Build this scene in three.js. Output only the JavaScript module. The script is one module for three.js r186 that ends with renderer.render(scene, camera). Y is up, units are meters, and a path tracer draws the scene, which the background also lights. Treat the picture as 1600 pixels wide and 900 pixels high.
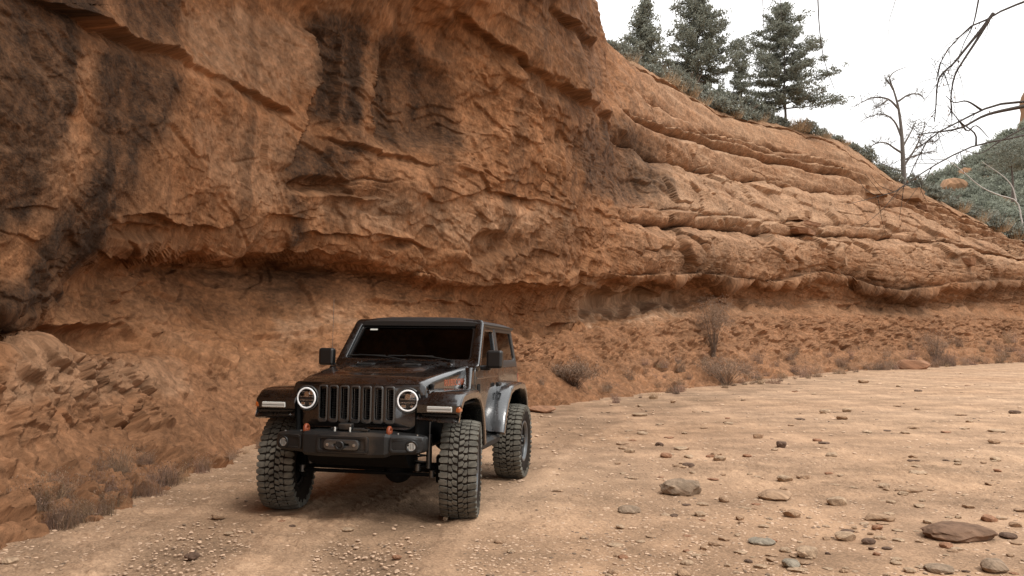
import * as THREE from 'three';
import { mergeGeometries, mergeVertices, toCreasedNormals } from 'three/addons/utils/BufferGeometryUtils.js';
import { RoundedBoxGeometry } from 'three/addons/geometries/RoundedBoxGeometry.js';

// ---------------------------------------------------------------- camera, sky, sun, exposure
const scene = new THREE.Scene();
const F = 1246.2, H = 1.442, HOR = 554.8;               // focal length in photo pixels, eye height, horizon row
const PITCH = Math.atan((HOR - 450) / F), CP = Math.cos(PITCH), SP = Math.sin(PITCH);
const camera = new THREE.PerspectiveCamera(2 * Math.atan(450 / F) * 180 / Math.PI, 16 / 9, 0.05, 1500);
camera.position.set(0, H, 0); camera.rotation.x = PITCH; scene.add(camera);

const renderer = new THREE.WebGLRenderer({ antialias: true });
renderer.toneMapping = THREE.LinearToneMapping; renderer.toneMappingExposure = 1.32;
renderer.shadowMap.enabled = true;

{ // overcast sky: even all round, brighter overhead
  const w = 256, h = 128, d = new Float32Array(w * h * 4);
  for (let j = 0; j < h; j++) for (let i = 0; i < w; i++) {
    const el = ((j + 0.5) / h - 0.5) * Math.PI, s = Math.max(0, Math.sin(el)), k = (j * w + i) * 4;
    const L = 0.88 * (1 + 1.2 * s);
    d[k] = L * 1.0; d[k + 1] = L * 0.995; d[k + 2] = L * 0.985; d[k + 3] = 1;
  }
  const t = new THREE.DataTexture(d, w, h, THREE.RGBAFormat, THREE.FloatType);
  t.mapping = THREE.EquirectangularReflectionMapping; t.magFilter = THREE.LinearFilter; t.needsUpdate = true;
  scene.background = t; scene.environment = t;
}
const sun = new THREE.DirectionalLight(new THREE.Color(1, 0.95, 0.88), 1.5);   // veiled sun, high on the open side of the canyon
sun.position.set(26, 56, 16); sun.target.position.set(0, 0, -14); sun.castShadow = true; sun.shadow.radius = 30;
sun.shadow.mapSize.set(2048, 2048);
Object.assign(sun.shadow.camera, { left: -60, right: 60, top: 60, bottom: -60, near: 1, far: 200 });
scene.add(sun, sun.target);

// ---------------------------------------------------------------- helpers
let seedState = 12345;
const rnd = () => ((seedState = (Math.imul(seedState, 1664525) + 1013904223) >>> 0) / 4294967296);
const reseed = s => { seedState = s >>> 0; };
const rr = (a, b) => a + (b - a) * rnd();
const clamp = (x, a = 0, b = 1) => x < a ? a : x > b ? b : x;
const lerp = (a, b, t) => a + (b - a) * t;
const sstep = (a, b, x) => { const t = clamp((x - a) / (b - a)); return t * t * (3 - 2 * t); };
const V = (x, y, z) => new THREE.Vector3(x, y, z);

const PERM = new Uint8Array(512); { reseed(777); const p = [...Array(256).keys()]; for (let i = 255; i > 0; i--) { const j = Math.floor(rnd() * (i + 1)); [p[i], p[j]] = [p[j], p[i]]; } for (let i = 0; i < 512; i++) PERM[i] = p[i & 255]; }
function gr(h, x, y, z) { h &= 15; const u = h < 8 ? x : y, v = h < 4 ? y : h === 12 || h === 14 ? x : z; return ((h & 1) ? -u : u) + ((h & 2) ? -v : v); }
function noise(x, y, z) {
  const fx = Math.floor(x), fy = Math.floor(y), fz = Math.floor(z), X = fx & 255, Y = fy & 255, Z = fz & 255;
  x -= fx; y -= fy; z -= fz;
  const u = x * x * x * (x * (x * 6 - 15) + 10), v = y * y * y * (y * (y * 6 - 15) + 10), w = z * z * z * (z * (z * 6 - 15) + 10);
  const A = PERM[X] + Y, AA = PERM[A] + Z, AB = PERM[A + 1] + Z, B = PERM[X + 1] + Y, BA = PERM[B] + Z, BB = PERM[B + 1] + Z;
  const a = gr(PERM[AA], x, y, z), b = gr(PERM[BA], x - 1, y, z), c = gr(PERM[AB], x, y - 1, z), d = gr(PERM[BB], x - 1, y - 1, z);
  const e = gr(PERM[AA + 1], x, y, z - 1), f = gr(PERM[BA + 1], x - 1, y, z - 1), g = gr(PERM[AB + 1], x, y - 1, z - 1), h = gr(PERM[BB + 1], x - 1, y - 1, z - 1);
  const l1 = a + u * (b - a), l2 = c + u * (d - c), l3 = e + u * (f - e), l4 = g + u * (h - g), m1 = l1 + v * (l2 - l1), m2 = l3 + v * (l4 - l3);
  return m1 + w * (m2 - m1);
}
function fbm(x, y, z, o) { let s = 0, a = 0.5; for (let i = 0; i < o; i++) { s += a * noise(x, y, z); x = x * 2.03 + 17.1; y = y * 2.03 + 5.7; z = z * 2.03 + 31.3; a *= 0.5; } return s; }
const hash = (i, j, k) => { let n = Math.imul(i, 374761393) ^ Math.imul(j, 668265263) ^ Math.imul(k, 1274126177); n = Math.imul(n ^ (n >>> 13), 1274126177); return ((n ^ (n >>> 16)) >>> 0) / 4294967296; };
const WO = { f1: 0, f2: 0, id: 0 };
function worley(x, y, z) {
  const X = Math.floor(x), Y = Math.floor(y), Z = Math.floor(z); let f1 = 9, f2 = 9, id = 0;
  for (let i = X - 1; i <= X + 1; i++) for (let j = Y - 1; j <= Y + 1; j++) for (let k = Z - 1; k <= Z + 1; k++) {
    const a = hash(i, j, k), dx = i + a - x, dy = j + hash(j, k, i + 7) - y, dz = k + hash(k, i, j + 13) - z, d = dx * dx + dy * dy + dz * dz;
    if (d < f1) { f2 = f1; f1 = d; id = a; } else if (d < f2) f2 = d;
  }
  WO.f1 = Math.sqrt(f1); WO.f2 = Math.sqrt(f2); WO.id = id; return WO;
}
function facet(x, y, z, soft) { // broken faces: each cell is a tilted plane
  const X = Math.floor(x), Y = Math.floor(y), Z = Math.floor(z); let f1 = 9, f2 = 9, a = 0, ex = 0, ey = 0, ez = 0, ci = 0, cj = 0, ck = 0;
  for (let i = X - 1; i <= X + 1; i++) for (let j = Y - 1; j <= Y + 1; j++) for (let k = Z - 1; k <= Z + 1; k++) {
    const h = hash(i, j, k), dx = x - i - h, dy = y - j - ((h * 7919) % 1), dz = z - k - ((h * 104729) % 1), d = dx * dx + dy * dy + dz * dz;
    if (d < f1) { f2 = f1; f1 = d; a = h; ex = dx; ey = dy; ez = dz; } else if (d < f2) f2 = d;
  }
  WO.f1 = Math.sqrt(f1); WO.f2 = Math.sqrt(f2); WO.id = a; const r1 = (a * 1327) % 1 - 0.5, r2 = (a * 5417) % 1 - 0.5, r3 = (a * 9733) % 1 - 0.5;
  return ((ex * r1 + ey * r2 + ez * r3) * 1.5 + ((a * 3571) % 1 - 0.5) * 0.6) * sstep(0, soft, WO.f2 - WO.f1);
}
const terrace = (x, sharp) => { const i = Math.floor(x), f = x - i; return i + sstep(0.5 - sharp, 0.5 + sharp, f); };

// photo pixel -> direction; the distance always comes from a surface or a depth chosen for the thing
function ray(px, py) { const a = (px - 800) / F, b = (450 - py) / F; return V(a, b * CP + SP, b * SP - CP); }
function at(px, py, depth) { const r = ray(px, py); return V(0, H, 0).addScaledVector(r, depth / -r.z); }
const PJ = { x: 0, y: 0, d: 0 };
function project(x, y, z) { y -= H; const dep = y * SP - z * CP, up = y * CP + z * SP; PJ.d = dep; PJ.x = 800 + F * x / dep; PJ.y = 450 - F * up / dep; return PJ; }

function groundBase(x, z) {                               // large shape of the road surface
  const d = Math.hypot(x * 0.7, z), rise = 0.014 * Math.max(0, d - 18) * (z < 0 ? 1 : 0.2);
  const q = (-z - 8.5) / 8, cross = -0.0157 * clamp(x + 1.29, -2.6, 3) * Math.exp(-q * q);
  return rise + cross;
}
function groundOn(px, py) {                                // where the pixel's ray meets the ground
  const r = ray(px, py); let t = 1;
  if (r.y > -0.004) r.y = -0.004;
  for (let k = 0; k < 60; k++) { const p = V(0, H, 0).addScaledVector(r, t); const e = p.y - groundAt(p.x, p.z); t += e / (-r.y + 0.016); if (Math.abs(e) < 1e-4) break; }
  const p = V(0, H, 0).addScaledVector(r, t); p.y = groundAt(p.x, p.z); return p;
}
const numberOf = {};
function numbered(name) { const n = numberOf[name] = (numberOf[name] ?? -1) + 1; return n ? `${name}_${String(n).padStart(3, '0')}` : name; }
function shade(o) { o.castShadow = true; o.receiveShadow = true; return o; }
function part(parent, name, geo, mat, label) { if ((mat.map || mat.roughnessMap) && !geo.attributes.uv) boxUV(geo); const m = shade(new THREE.Mesh(geo, mat)); m.name = name; if (label) m.userData.label = label; parent.add(m); return m; }
function thing(name, label, category, group, x = 0, y = 0, z = 0) { const o = new THREE.Group(); o.name = numbered(name); o.position.set(x, y, z); o.userData = { label, category }; if (group) o.userData.group = group; scene.add(o); return o; }
function tagMesh(m, name, label, category, group, kind) { m.name = numbered(name); m.userData = { label, category }; if (group) m.userData.group = group; if (kind) m.userData.kind = kind; shade(m); scene.add(m); return m; }
function gridGeo(nu, nv, pos, col, uv) {
  const idx = new Uint32Array((nu - 1) * (nv - 1) * 6); let k = 0;
  for (let j = 0; j < nv - 1; j++) for (let i = 0; i < nu - 1; i++) { const a = j * nu + i, b = a + 1, c = a + nu, d = c + 1; idx[k++] = a; idx[k++] = b; idx[k++] = c; idx[k++] = b; idx[k++] = d; idx[k++] = c; }
  const g = new THREE.BufferGeometry(); g.setAttribute('position', new THREE.BufferAttribute(pos, 3));
  if (col) g.setAttribute('color', new THREE.BufferAttribute(col, 3));
  if (uv) g.setAttribute('uv', new THREE.BufferAttribute(uv, 2));
  g.setIndex(new THREE.BufferAttribute(idx, 1)); g.computeVertexNormals(); return g;
}

// tileable grain textures: colour mottling and fine relief only
function pnoise(x, y, p, s) { // periodic value-gradient noise
  const X = Math.floor(x), Y = Math.floor(y), fx = x - X, fy = y - Y, u = fx * fx * (3 - 2 * fx), v = fy * fy * (3 - 2 * fy);
  const h = (i, j) => hash(((i % p) + p) % p, ((j % p) + p) % p, s) * 2 - 1;
  return lerp(lerp(h(X, Y), h(X + 1, Y), u), lerp(h(X, Y + 1), h(X + 1, Y + 1), u), v);
}
function grainTexture(n, fn, srgb) {
  const d = new Uint8Array(n * n * 4);
  for (let j = 0; j < n; j++) for (let i = 0; i < n; i++) { const c = fn(i / n, j / n), k = (j * n + i) * 4; d[k] = clamp(c[0]) * 255; d[k + 1] = clamp(c[1]) * 255; d[k + 2] = clamp(c[2]) * 255; d[k + 3] = 255; }
  const t = new THREE.DataTexture(d, n, n); t.wrapS = t.wrapT = THREE.RepeatWrapping; t.magFilter = THREE.LinearFilter; t.minFilter = THREE.LinearMipmapLinearFilter; t.generateMipmaps = true;
  if (srgb) t.colorSpace = THREE.SRGBColorSpace; t.needsUpdate = true; return t;
}
const poct = (u, v, p0, o, s) => { let a = 0.5, r = 0, p = p0; for (let i = 0; i < o; i++) { r += a * pnoise(u * p, v * p, p, s + i); a *= 0.55; p *= 2; } return r; };
const rockMap = grainTexture(512, (u, v) => { const a = poct(u, v, 6, 6, 3) * 0.22, sp = hash(Math.floor(u * 512), Math.floor(v * 512), 5), b = poct(u, v, 24, 4, 9) * 0.12; const m = 0.85 + a * 0.55 + b * 1.5 + (sp > 0.97 ? 0.14 : sp < 0.04 ? -0.2 : 0); return [m, m * 0.995, m * 0.985]; }, true);
const rockBump = grainTexture(512, (u, v) => { const m = 0.5 + poct(u, v, 10, 6, 21) * 0.5 + poct(u, v, 70, 2, 29) * 0.18; return [m, m, m]; });
const sandMap = grainTexture(1024, (u, v) => { const a = poct(u, v, 5, 7, 41) * 0.16, g = poct(u, v, 150, 2, 47) * 0.16, sp = hash(Math.floor(u * 420), Math.floor(v * 420), 51); const m = 0.88 + a + g + (sp > 0.988 ? 0.13 : sp < 0.012 ? -0.2 : 0); return [m, m * 0.992, m * 0.98]; }, true);
const sandBump = grainTexture(1024, (u, v) => { const sp = hash(Math.floor(u * 420), Math.floor(v * 420), 51); const m = 0.45 + poct(u, v, 16, 6, 61) * 0.4 + poct(u, v, 150, 2, 47) * 0.25 + (sp > 0.985 ? 0.3 : 0); return [m, m, m]; });

// ---------------------------------------------------------------- cliff: plan curve of its foot, and a net of control points taken from the photograph
const toeCtl = [[-3.9, 30], [-3.7, 10], [-3.6, 2], [-3.75, -3], [-3.8, -6], [-3.8, -8.4], [-3.9, -10.3], [-3.9, -12.6], [-3.3, -15.5], [-1.9, -18.2], [0.5, -21.2], [2.4, -24], [4.4, -27], [9.6, -33.9], [18.7, -46.5], [26, -53.8], [44, -69], [75, -92], [130, -126], [300, -215]].map(p => V(p[0], 0, p[1]));
const toe = new THREE.CatmullRomCurve3(toeCtl, false, 'centripetal');
const TN = 6000, toeP = [], toeNrm = [], toeLen = [0];
for (let i = 0; i <= TN; i++) { const t = i / TN, p = toe.getPoint(t), q = toe.getTangent(t); toeP.push(p); toeNrm.push(V(-q.z, 0, q.x)); if (i) toeLen.push(toeLen[i - 1] + p.distanceTo(toeP[i - 1])); }
if (toeNrm[2000].x < 0) toeNrm.forEach(n => n.negate());
function toeDistance(x, z) {                               // signed: positive on the road side
  let best = 1e9, bi = 0; for (let i = 0; i <= TN; i += 20) { const dx = x - toeP[i].x, dz = z - toeP[i].z, d = dx * dx + dz * dz; if (d < best) { best = d; bi = i; } }
  return (x - toeP[bi].x) * toeNrm[bi].x + (z - toeP[bi].z) * toeNrm[bi].z;
}
function hitOffset(px, py, o) {                            // ray in plan against the foot curve moved by o
  const r = ray(px, py); let best = null;
  for (let i = 0; i < TN; i++) {
    const ax = toeP[i].x + toeNrm[i].x * o, az = toeP[i].z + toeNrm[i].z * o, bx = toeP[i + 1].x + toeNrm[i + 1].x * o, bz = toeP[i + 1].z + toeNrm[i + 1].z * o;
    const ex = bx - ax, ez = bz - az, det = r.x * ez - r.z * ex; if (Math.abs(det) < 1e-9) continue;
    const t = (ax * ez - az * ex) / det, s = (ax * r.z - az * r.x) / det;
    if (s >= 0 && s <= 1 && t > 0.3 && (!best || t < best.t)) best = { t, s, i };
  }
  return best ? { x: r.x * best.t, z: r.z * best.t, y: H + r.y * best.t, n: toeNrm[best.i] } : null;
}
// rows: foot, talus middle, talus top, recess floor, recess back, recess roof, lip, face, ledge A, face, ledge B, upper face, brow, plateau. [photo row, offset] or {h, o}
const h_ = (h, o) => ({ h, o });
const leftCol = [h_(-0.4, 0.35), h_(0.55, -0.5), h_(1.4, -1.0), h_(1.5, -1.6), h_(1.75, -1.65), h_(2.0, -1.45), h_(2.25, -1.15), h_(2.8, -1.05), h_(3.4, -0.9), h_(4.2, -0.8), h_(5.0, -0.7), h_(8.5, 1.0), h_(12.5, 2.9), h_(15.5, -16)];
const T0 = h_(-0.4, 0.5);
const net = [
  { plan: [-3.9, 28], rows: leftCol }, { plan: [-3.7, 8], rows: leftCol }, { plan: [-3.6, 1], rows: leftCol },
  { px: -900, rows: leftCol }, { px: -320, rows: leftCol },
  { px: 0, rows: [T0, [700, -0.6], [572, -1.0], [550, -1.6], [528, -1.65], [505, -1.45], [482, -1.15], [375, -1.05], [275, -0.95], [130, -0.85], [-20, -0.8], h_(8.5, 0.8), h_(12.5, 2.9), h_(15.5, -16)] },
  { px: 130, rows: [T0, [680, -0.6], [556, -1.0], [545, -1.65], [518, -1.75], [452, -1.8], [397, -1.2], [345, -1.0], [255, -0.9], [130, -0.85], [0, -0.85], h_(8.8, 0.6), h_(12.5, 2.9), h_(15.5, -16)] },
  { px: 270, rows: [T0, [660, -0.6], [560, -1.1], [528, -1.8], [475, -2.15], [416, -2.7], [392, -1.35], [335, -1.05], [250, -0.85], [130, -0.8], [0, -0.9], h_(9, 0.5), h_(12.5, 2.9), h_(15.5, -16)] },
  { px: 400, rows: [T0, [645, -0.6], [590, -1.1], [545, -1.7], [475, -2.2], [422, -2.9], [399, -1.4], [340, -1.0], [275, -0.8], [135, -0.7], [0, -0.75], h_(9.4, 0.6), h_(12.8, 2.9), h_(15.5, -16)] },
  { px: 560, rows: [T0, [600, -0.7], [520, -1.25], [500, -1.6], [462, -1.9], [428, -2.3], [402, -1.2], [345, -0.85], [290, -0.7], [190, -0.8], [60, -0.6], h_(10, 0.8), h_(13.2, 2.9), h_(15.5, -16)] },
  { px: 700, rows: [T0, [595, -0.8], [515, -1.4], [502, -1.8], [480, -1.95], [457, -1.85], [440, -1.2], [355, -0.85], [290, -0.6], [195, -0.6], [60, -0.15], h_(10.6, 0.9), h_(13.4, 3.0), h_(15.5, -16)] },
  { px: 800, rows: [T0, [590, -1.0], [528, -1.7], [517, -2.3], [496, -2.3], [464, -2.0], [446, -1.4], [365, -0.95], [300, -0.7], [205, -0.4], [100, 0.0], [-20, 0.7], h_(13.6, 2.0), h_(15.5, -16)] },
  { px: 880, rows: [T0, [582, -1.2], [518, -2.2], [507, -2.8], [486, -2.7], [462, -2.3], [446, -1.7], [368, -1.25], [312, -0.9], [228, -0.5], [130, -0.1], [20, 0.35], h_(14.2, 0.9), h_(16, -16)] },
  { px: 912, rows: [T0, [578, -1.25], [512, -2.3], [500, -2.95], [482, -2.9], [458, -2.5], [440, -1.9], [376, -1.5], [325, -1.2], [245, -0.85], [150, -0.6], [45, -0.5], h_(14.2, -0.4), h_(16, -16)] },
  { px: 950, rows: [T0, [574, -1.3], [506, -2.45], [495, -3.1], [471, -3.2], [442, -2.7], [428, -2.05], [390, -1.75], [342, -1.9], [268, -2.4], [180, -2.9], [118, -4.8], [68, -7.5], h_(15.6, -18)] },
  { px: 1000, rows: [T0, [570, -1.3], [500, -2.6], [490, -3.3], [466, -3.4], [440, -3.0], [430, -2.2], [400, -1.95], [354, -2.4], [288, -3.2], [214, -4.2], [150, -6], [106, -8], h_(15.6, -20)] },
  { px: 1060, rows: [T0, [566, -1.5], [496, -2.7], [487, -3.4], [465, -3.6], [440, -3.2], [428, -2.3], [400, -2.1], [361, -2.6], [298, -3.6], [232, -4.8], [180, -7], [140, -9.5], h_(15.2, -22)] },
  { px: 1130, rows: [T0, [560, -1.6], [492, -2.8], [484, -3.6], [465, -3.7], [442, -3.4], [429, -2.4], [400, -2.2], [365, -2.8], [308, -4.0], [255, -5.5], [206, -8], [177, -10], h_(14.4, -24)] },
  { px: 1200, rows: [T0, [552, -1.8], [492, -3.0], [485, -3.6], [466, -3.75], [448, -3.3], [440, -2.6], [402, -2.4], [368, -3.0], [318, -4.5], [268, -6.5], [222, -9], [192, -11], h_(14.2, -26)] },
  { px: 1300, rows: [T0, [546, -2.0], [492, -3.2], [486, -3.9], [468, -4.0], [442, -3.6], [426, -3.0], [400, -2.7], [371, -3.2], [334, -5.0], [290, -7.0], [250, -9], [218, -11], h_(14, -28)] },
  { px: 1400, rows: [T0, [541, -2.2], [491, -3.4], [484, -4.2], [474, -4.2], [464, -3.6], [452, -2.8], [414, -2.6], [377, -3.5], [349, -5], [318, -7], [298, -8.5], [284, -9.5], h_(12.5, -30)] },
  { px: 1500, rows: [T0, [536, -2.2], [491, -3.4], [484, -4.0], [472, -4.1], [456, -3.6], [442, -3.0], [414, -2.9], [386, -3.6], [372, -5], [355, -7], [343, -8], [332, -9], h_(11, -32)] },
  { px: 1600, rows: [T0, [532, -2.2], [499, -3.4], [490, -4.0], [474, -4.1], [454, -3.8], [438, -3.3], [420, -3.2], [403, -4], [395, -5.5], [388, -7], [382, -8], [377, -9], h_(10.5, -32)] },
  { px: 1750, rows: [T0, [535, -2.2], [505, -3.4], [496, -4.0], [482, -4.1], [464, -3.8], [452, -3.3], [440, -3.2], [430, -4], [424, -5.5], [419, -7], [415, -8], [410, -9], h_(9, -32)] },
  { px: 2100, rows: [T0, [542, -2.2], [520, -3.4], [513, -4.0], [502, -4.1], [490, -3.8], [482, -3.3], [474, -3.2], [467, -4], [462, -5.5], [458, -7], [455, -8], [452, -9], h_(7.5, -32)] },
];
const NR = 14;
let extra = 0;
for (const c of net) {
  if (c.px >= 800) for (const r of [3, 4, 5]) c.rows[r] = [c.rows[r][0], c.rows[r][1] - (r === 4 ? 0.55 : 0.4)];
  c.pts = c.rows.map(e => {
    if (c.plan) { return V(c.plan[0] + e.o, e.h, c.plan[1]); }
    if (Array.isArray(e)) { const q = hitOffset(c.px, e[0], e[1]); return V(q.x, q.y, q.z); }
    const o1 = clamp(e.o, -9, -0.8), q = hitOffset(c.px, 450, o1); return V(q.x + q.n.x * (e.o - o1), e.h, q.z + q.n.z * (e.o - o1));
  });
  if (c.px >= 950) { const p = c.pts[12], q = c.pts[13], d = p.distanceTo(q), l = Math.hypot(p.x, p.z), sl = (p.y - H) / l; q.set(p.x + p.x / l * 26, p.y + 0.90 * sl * 26, p.z + p.z / l * 26); }
  if (c.plan) { c.key = -1500 - (c.plan[1] + 2) * 60; } else c.key = c.px;
}
net.sort((a, b) => a.key - b.key);
const KEYS = net.map(c => c.key);
// slopes for cubic interpolation across columns, per row
function hermite(p0, p1, m0, m1, t) { const t2 = t * t, t3 = t2 * t; return (2 * t3 - 3 * t2 + 1) * p0 + (t3 - 2 * t2 + t) * m0 + (-2 * t3 + 3 * t2) * p1 + (t3 - t2) * m1; }
const comps = ['x', 'y', 'z'];
function colPoint(key, r, out) {                            // control row r at a column key
  let i = 0; while (i < KEYS.length - 2 && key > KEYS[i + 1]) i++;
  const k0 = KEYS[i], k1 = KEYS[i + 1], dk = k1 - k0, t = clamp((key - k0) / dk), a = net[i].pts[r], b = net[i + 1].pts[r], p = net[Math.max(0, i - 1)], q = net[Math.min(net.length - 1, i + 2)];
  for (const c of comps) {
    const s = (b[c] - a[c]) / dk, sp = i ? (a[c] - p.pts[r][c]) / (k0 - p.key) : s, sn = i < net.length - 2 ? (q.pts[r][c] - b[c]) / (q.key - k1) : s;
    let m0 = sp * s > 0 ? 2 * sp * s / (sp + s) : 0, m1 = sn * s > 0 ? 2 * sn * s / (sn + s) : 0;
    out[c] = hermite(a[c], b[c], m0 * dk, m1 * dk, t);
  }
  return out;
}
// traced ledges and cracks: [points in the photo], how far the rock above stands out (m), reach above and below (px)
const ledges = [
  [[[-60, -60], [68, 4], [117, 28], [160, 46], [199, 68], [249, 85], [302, 107], [341, 124], [391, 146], [427, 167], [455, 188]], 0.24, 40, 14],
  [[[0, 325], [46, 327], [96, 330]], 0.10, 16, 10], [[[192, 337], [228, 336], [270, 346], [320, 353], [341, 353], [377, 336], [395, 318], [407, 316]], 0.16, 22, 16],
  [[[366, 359], [420, 336], [462, 339], [500, 345]], 0.16, 20, 16], [[[153, 394], [199, 412], [231, 403], [256, 417], [302, 419], [366, 410], [420, 396], [480, 398], [560, 392]], 0.12, 18, 16],
  [[[171, 467], [213, 446], [235, 439]], 0.12, 14, 14], [[[53, 531], [100, 504], [185, 504], [213, 531], [249, 545]], 0.14, 14, 14], [[[380, 527], [448, 527], [480, 522], [530, 512]], 0.10, 14, 8],
  [[[461, 372], [497, 365], [525, 369], [600, 365], [639, 376], [690, 392]], 0.16, 14, 12], [[[628, 447], [682, 451], [735, 449], [817, 443], [867, 447], [940, 450]], 0.16, 18, 12],
  [[[799, 522], [831, 522], [867, 507], [902, 511], [940, 504], [1000, 492]], 0.25, 10, 8],
  [[[703, 11], [742, 39], [771, 64], [810, 85], [824, 107], [856, 121], [892, 142], [916, 160], [940, 178], [990, 222]], 0.5, 40, 20], [[[860, 7], [899, 39], [920, 68], [934, 92]], 0.4, 26, 14],
  [[[497, 203], [525, 217], [560, 236], [620, 250], [700, 262]], 0.12, 16, 10], [[[447, 306], [475, 300], [547, 302], [600, 312]], -0.16, 26, 8],
  [[[700, 262], [742, 268], [760, 300], [830, 312], [900, 330]], 0.18, 18, 12], [[[1140, 430], [1200, 440], [1230, 425], [1300, 410]], 0.3, 16, 8], [[[1330, 465], [1380, 489], [1440, 484], [1452, 462]], 0.3, 26, 8],
  [[[1180, 215], [1240, 240], [1330, 262], [1400, 285]], 0.25, 8, 6], [[[1440, 404], [1500, 398], [1560, 410]], 0.2, 8, 6], [[[560, 470], [600, 478], [690, 470], [760, 478]], 0.14, 10, 10],
  [[[640, 300], [690, 318], [745, 300], [780, 285]], 0.15, 14, 10], [[[800, 142], [806, 180], [790, 215]], 0.2, 20, 20],
];
// vertical steps: rock left of the line stands out
const vsteps = [
  [[[470, 40], [479, 92], [490, 133], [476, 142], [467, 188], [455, 225], [440, 270]], 0.42, 50, 45], [[[740, 370], [735, 400], [745, 425]], 0.2, 14, 20], [[[590, 70], [578, 120], [574, 170], [590, 220]], 0.28, 20, 40],
  [[[1326, 455], [1340, 430], [1382, 412]], -0.3, 14, 20], [[[1311, 380], [1316, 420], [1330, 455]], 0.3, 12, 16], [[[1235, 292], [1260, 345], [1285, 372]], 0.3, 14, 16], [[[1340, 290], [1375, 330], [1400, 372]], 0.3, 14, 16], [[[1105, 232], [1150, 300], [1215, 366]], 0.22, 18, 16],
  [[[1060, 262], [1085, 310], [1075, 358]], 0.2, 16, 14], [[[805, 90], [845, 190], [850, 300]], 0.25, 30, 30], [[[905, 180], [895, 250], [910, 330]], 0.2, 24, 20],
];
function polyEval(list, axis) { // for each: precompute extent
  return list.map(([pts, amp, a, b]) => ({ pts, amp, a, b, x0: Math.min(...pts.map(p => p[0])) - 30, x1: Math.max(...pts.map(p => p[0])) + 30, y0: Math.min(...pts.map(p => p[1])) - 60, y1: Math.max(...pts.map(p => p[1])) + 60 }));
}
const LG = polyEval(ledges), VS = polyEval(vsteps);
function along(pts, v, ax) { // value of the other coordinate at v, or null
  for (let i = 0; i < pts.length - 1; i++) { const p = pts[i], q = pts[i + 1], a = p[ax], b = q[ax]; if ((v >= a && v <= b) || (v <= a && v >= b)) return lerp(p[1 - ax], q[1 - ax], a === b ? 0 : (v - a) / (b - a)); }
  return null;
}
const shelfLines = [
  [[[930, 40], [1000, 108], [1060, 142], [1130, 180], [1200, 195], [1300, 222], [1400, 288], [1500, 336], [1600, 380], [1700, 400]], 0.6], [[[930, 96], [1000, 150], [1100, 205], [1200, 230], [1300, 252], [1400, 300], [1500, 346], [1700, 412]], 0.7], [[[930, 145], [987, 188], [1044, 210], [1119, 232], [1202, 254], [1263, 266], [1320, 276], [1400, 310], [1500, 356], [1700, 418]], 1.1], [[[930, 195], [1018, 246], [1075, 263], [1145, 279], [1232, 294], [1337, 307], [1420, 330], [1500, 366], [1700, 426]], 1.1], [[[930, 337], [987, 350], [1070, 359], [1145, 363], [1224, 370], [1302, 372], [1359, 374], [1460, 378], [1530, 394], [1600, 408], [1700, 432]], 0.7], [[[930, 428], [1060, 430], [1130, 431], [1200, 442], [1300, 428], [1400, 454], [1500, 444], [1600, 440], [1700, 450]], 0.5]];
shelfLines.push([[[1000, 322], [1080, 334], [1180, 345], [1300, 350], [1420, 362], [1520, 384], [1700, 430]], 0.35], [[[960, 168], [1040, 196], [1130, 220], [1210, 242], [1330, 266], [1420, 306], [1700, 416]], 0.5]);
const shelves = shelfLines.map(([p, A]) => ({ A, at: px => { const v = clamp(px, p[0][0], p[p.length - 1][0]); return along(p, v, 0); } }));
function features(px, py, wob, vary) {
  let d = 0; const wy = py + wob * 7, wx = px + wob * 6;
  for (const f of LG) {
    if (px < f.x0 || px > f.x1 || py < f.y0 || py > f.y1) continue;
    const y = along(f.pts, px, 0); if (y === null) continue;
    const e = f.pts, xa = e[0][0], xb = e[e.length - 1][0], fade = sstep(0, 24, Math.min(Math.abs(px - xa), Math.abs(px - xb))), t = wy - y;
    { const sm = f.amp > 0.3 ? 5 : f.amp > 0.18 ? 3 : 1.8, k = sstep(-sm, sm, t); d += f.amp * vary * (px > 930 ? 0.62 : 1) * fade * lerp(Math.exp(Math.min(0, t) / f.a) * 0.6, -Math.exp(-Math.max(0, t) / f.b) * 0.75, k); }
  }
  for (const f of VS) {
    if (px < f.x0 || px > f.x1 || py < f.y0 || py > f.y1) continue;
    const x = along(f.pts, py, 1); if (x === null) continue;
    const e = f.pts, ya = e[0][1], yb = e[e.length - 1][1], fade = sstep(0, 22, Math.min(Math.abs(py - ya), Math.abs(py - yb))), t = wx - x;
    d += f.amp * fade * (t < 0 ? Math.exp(t / f.a) * 0.5 : -Math.exp(-t / f.b) * 0.7);
  }
  return d;
}
const hollows = [[645, 150, 66, 92, 0.32, -0.15], [500, 290, 52, 16, 0.3, 0], [760, 385, 36, 26, 0.35, 0.3], [690, 60, 40, 30, 0.2, 0], [120, 530, 100, 24, 0.3, 0], [940, 470, 34, 18, 0.3, 0.2], [1005, 465, 24, 18, 0.25, -0.3], [1070, 460, 40, 20, 0.3, 0], [1240, 465, 46, 22, 0.4, 0], [620, 380, 30, 10, 0.2, 0], [220, 365, 50, 14, 0.15, 0], [985, 270, 50, 60, 0.35, 0], [918, 474, 13, 22, 0.45, 0.2], [946, 470, 15, 24, 0.5, -0.2], [975, 474, 13, 22, 0.45, 0.1], [1006, 470, 12, 21, 0.45, -0.1], [1040, 468, 15, 19, 0.4, 0.2]];
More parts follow.
